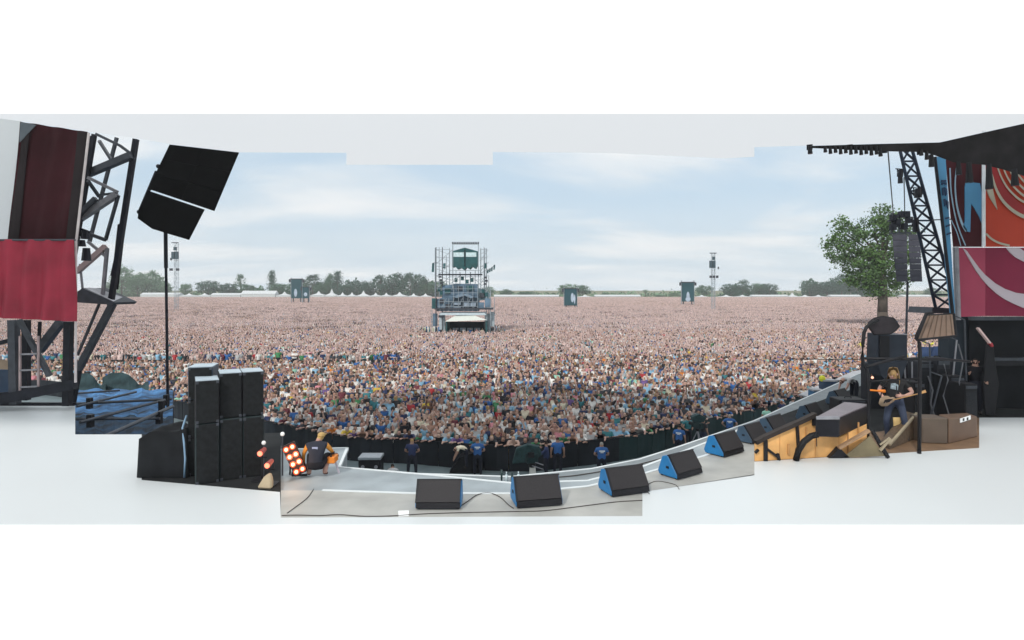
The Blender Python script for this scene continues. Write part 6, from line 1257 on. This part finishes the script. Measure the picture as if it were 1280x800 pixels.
bp_ = [(-.30, .86), (-.24, .80), (-.12, .82), (-.04, .90), (.02, .95), (.05, 1.02), (-.01, 1.05), (-.06, 1.03), (-.10, 1.06), (-.18, 1.06), (-.27, .99)]
MB().prism([Vector((x, -.30, z)) for x, z in bp_], (0, .045, 0)).build('body', m_('pale_guitar_lacquer', (150, 130, 108), .25, .1, 5, coat=.5), t, local=True, bevel=.008)  # body lacquer darkened, wing shade carried in the colour
MB().prism([Vector((x, -.303, z)) for x, z in [(-.2, .88), (-.08, .92), (0, 1.0), (-.08, 1.0), (-.17, .97)]], (0, -.006, 0)).build('pickguard', BLACK, t, local=True)
MB().beam((.0, -.31, .985), (.52, -.36, 1.20), .05, .02).build('neck', m_('maple_neck', (196, 150, 96), .35), t, local=True); MB().prism([Vector((.50, -.365, 1.17)), Vector((.66, -.38, 1.24)), Vector((.64, -.38, 1.30)), Vector((.50, -.365, 1.22))], (0, .02, 0)).build('headstock', m_('maple_neck', (196, 150, 96), .35), t, local=True)
MB().path([(-.26, -.27, 1.02), (-.24, -.16, 1.25), (-.08, -.0, 1.45), (.05, -.12, 1.30), (.06, -.26, 1.06)], .014).build('strap', BLACK, t, local=True)
# orange topped microphone stand left of him
q = P(1103, 489, 15.0); t = thing('microphone', Vector((q.x, 15.0, STZ)), 'microphone with an orange foam cover on a boom stand, left of the guitarist', 'microphone'); zq = q.z - STZ
MB().tube((.06, 0, zq), (-.10, 0, zq + .01), .042, .03, 10).build('foam_cover', m_('orange_foam', (230, 128, 30), .7), t, local=True, smooth=True); MB().tube((-.10, 0, zq + .01), (-.34, 0, zq + .03), .02).build('body', m_('orange_foam', (230, 128, 30), .7), t, local=True)
MB().tube((-.3, 0, zq), (-.3, .1, .02), .014).tube((-.3, .1, .015), (-.3, .1, 0), .16, .16, 14).build('stand', BLACK, t, local=True)
# person bent over at the stage edge (behind the box)
o = fperson('crew member in grey bending over at the stage edge left of the bent pipe', Vector((P(1068, 480, 22).x, 22, STZ - .4)), -pi / 2 + .2, BEND, [SKIN['pink'], TOP['light grey'], TROU['dark'], HAIR['brown'], SHOE, TOP['light grey']], sc=.95)
amp(1050, 1084, 500, 512, 'low dark box on the deck behind the big black case', CASE, dz=17.5, name='case', cat='case')
# lit tan wall with dark frames
t = thing('riser_wall', G(1015, 573, STZ), 'glowing tan translucent wall panel with black frame at the right edge of the stage', 'wall')
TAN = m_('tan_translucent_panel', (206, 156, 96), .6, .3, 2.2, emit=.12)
W0, W1 = G(944, 576.5, STZ), G(1086, 568.0, STZ)
def wp(u, h, d=0): q = W0.lerp(W1, u); return q + Vector((0, -d, h))
def wpx(px, py, d=0.0):
    u = (px - 944) / (1086 - 944); q = W0.lerp(W1, u); Dq = q.y - d; return Vector(((px - 640) / F * Dq, Dq, max(STZ + .002, CZ - (py - HZ) / F * Dq)))
tops_ = [(944, 553), (955, 547), (975, 538), (1000, 527), (1019, 518), (1020, 546), (1049, 547), (1086, 530)]
for (xa, ya), (xb, yb) in zip(tops_, tops_[1:]):
    MB().prism([wpx(xa, 578), wpx(xb - .6, 578), wpx(xb - .6, yb), wpx(xa, ya)], (0, .05, 0)).build('panel', TAN, t)
for (xa, ya), (xb, yb) in zip(tops_[:5], tops_[1:5]): MB().beam(wpx(xa, ya, .02), wpx(xb, yb, .02), .13, .09).build('top_beam', m_('dark_beam', (50, 44, 42), .6), t)
for a_, b__, w in [((957, 550), (957, 577), .08), ((957, 560), (973, 572), .07), ((972, 567), (974, 577), .06), ((996, 528), (998, 560), .06), ((1017, 519), (1017, 532), .06), ((944, 566), (948, 562), .05)]:
    MB().beam(wpx(*a_, .04), wpx(*b__, .04), w, .05).build('frame_bar', BLACK, t)
for a_, b__, w in [((1008, 534), (1008, 548), .03), ((1060, 540), (1060, 568), .02), ((1073, 528), (1073, 545), .03), ((986, 555), (986, 568), .05)]: MB().beam(wpx(*a_, .03), wpx(*b__, .03), w, .03).build('seam', m_('tan_seam', (176, 130, 80), .6), t)
# slanted braces / ramp right of the wall
t = thing('brace_frame', G(1100, 565, STZ), 'dark sloping brace frame in front of the tan wall beside the left pole', 'frame')
D = 13.75
MB().beam(P(1090, 538, D), P(1110, 572, D), .07).build('bar', BLACK, t); MB().beam(P(1048, 560, D), P(1086, 538, D), .10, .06).build('bar', m_('tan_wood', (150, 120, 92), .7), t); MB().prism([P(1035, 574, D), P(1050, 560, D), P(1062, 572, D)], (0, .3, 0)).build('foot_block', BLACK, t)
MB().prism([P(1054, 572, D), P(1088, 545, D), P(1106, 570, D)], (0, .03, 0)).build('panel', m_('olive_panel', (110, 100, 76), .7, .2, 3), t); MB().beam(P(1100, 563, D - .05), P(1113, 548, D - .05), .05).beam(P(1100, 556, D - .05), P(1112, 547, D - .05), .03).build('white_bar', m_('cream_bar', (150, 138, 116), .6), t)
t = thing('wood_crate', G(1132, 552, STZ), 'rough light brown crate with pale spatters behind the poles', 'crate'); g0, g1 = G(1112, 562, STZ), G(1146, 548, STZ)
MB().prism([g0, g1, g1 + Vector((0, 0, .62)), g0 + Vector((0, 0, .10))], (.0, .4, 0)).build('side', m_('spattered_wood', (84, 68, 52), .7, .4, 14, detail=8), t, bevel=.01); MB().beam(g0 + Vector((0, 0, .12)), g1 + Vector((0, 0, .64)), .05).build('edge', m_('cream_bar', (150, 138, 116), .6), t); MB().prism([P(1117, 522, 15.4), P(1130, 522, 15.4), P(1118, 540, 15.4)], (0, .03, 0)).build('gusset', m_('pale_tan_board', (222, 190, 130), .6), t)
# big black case close by
D = 13.5; t = thing('black_case', P(1045, 545, D), 'large black box with a pale grey lid standing nearest in front of the tan wall', 'case')
A_, B_ = P(1020, 523, D), P(1049, 527, D); C_ = P(1087, 516, D + 1.5); Dd = P(1055, 499, D + 1.8)
h_ = P(0, 523, D).z - P(0, 546, D).z
lv = [A_, Vector((B_.x, B_.y, A_.z)), Vector((C_.x, C_.y, A_.z)), Vector((Dd.x, Dd.y, A_.z))]
MB().prism(lv, (0, 0, -h_)).build('body', m_('gloss_black', (26, 26, 32), .35, .2, 3), t, bevel=.015); MB().prism([v + Vector((0, 0, .035)) for v in lv], (0, 0, -.03)).build('lid', m_('pale_mauve_lid', (112, 104, 110), .45, .15, 2), t, bevel=.01)
MB().prism([lv[0] + Vector((0, -.02, -.02)), lv[1] + Vector((0, -.02, -.02)), lv[1] + Vector((0, -.02, .05)), lv[0] + Vector((0, -.02, .05))], (0, .02, 0)).build('lid_edge', GALV, t)
cpt = sum(lv, Vector()) / 4
for v in lv: q = v.lerp(cpt, .12); q.y = max(q.y, 14.3); MB().tube((q.x, q.y, A_.z - h_), (q.x, q.y, STZ), .03).build('leg', BLACK, t)
MB().path([P(1022, 543, D), P(1014, 545, D), P(1005, 552, D), P(998, 563, D), P(995, 575, D + .05)], .07, 10).build('hose', RUBBER, t, smooth=True)
MB().path([P(1020, 523, D - .05), P(1020, 535, D - .05), P(1021, 558, D - .05)], .01).build('hanging_wire', BLACK, t)

# ------------------------------------------------------------------ haze over the field
HAZE = 0.00027
hz_ = MB().box((0, 420, 40), (2600, 1000, 84)).build('haze', m_('haze_tmp', (255, 255, 255)))
hm = bpy.data.materials.new('haze_air'); hm.use_nodes = True; hn = hm.node_tree.nodes; hn.remove(hn['Principled BSDF']); pv = hn.new('ShaderNodeVolumePrincipled'); pv.inputs['Color'].default_value = (.95, .98, 1, 1); pv.inputs['Density'].default_value = HAZE
hm.node_tree.links.new(pv.outputs[0], hn['Material Output'].inputs['Volume']); hz_.data.materials[0] = hm; tag(hz_, 'thin pale summer haze over the field', kind='stuff')
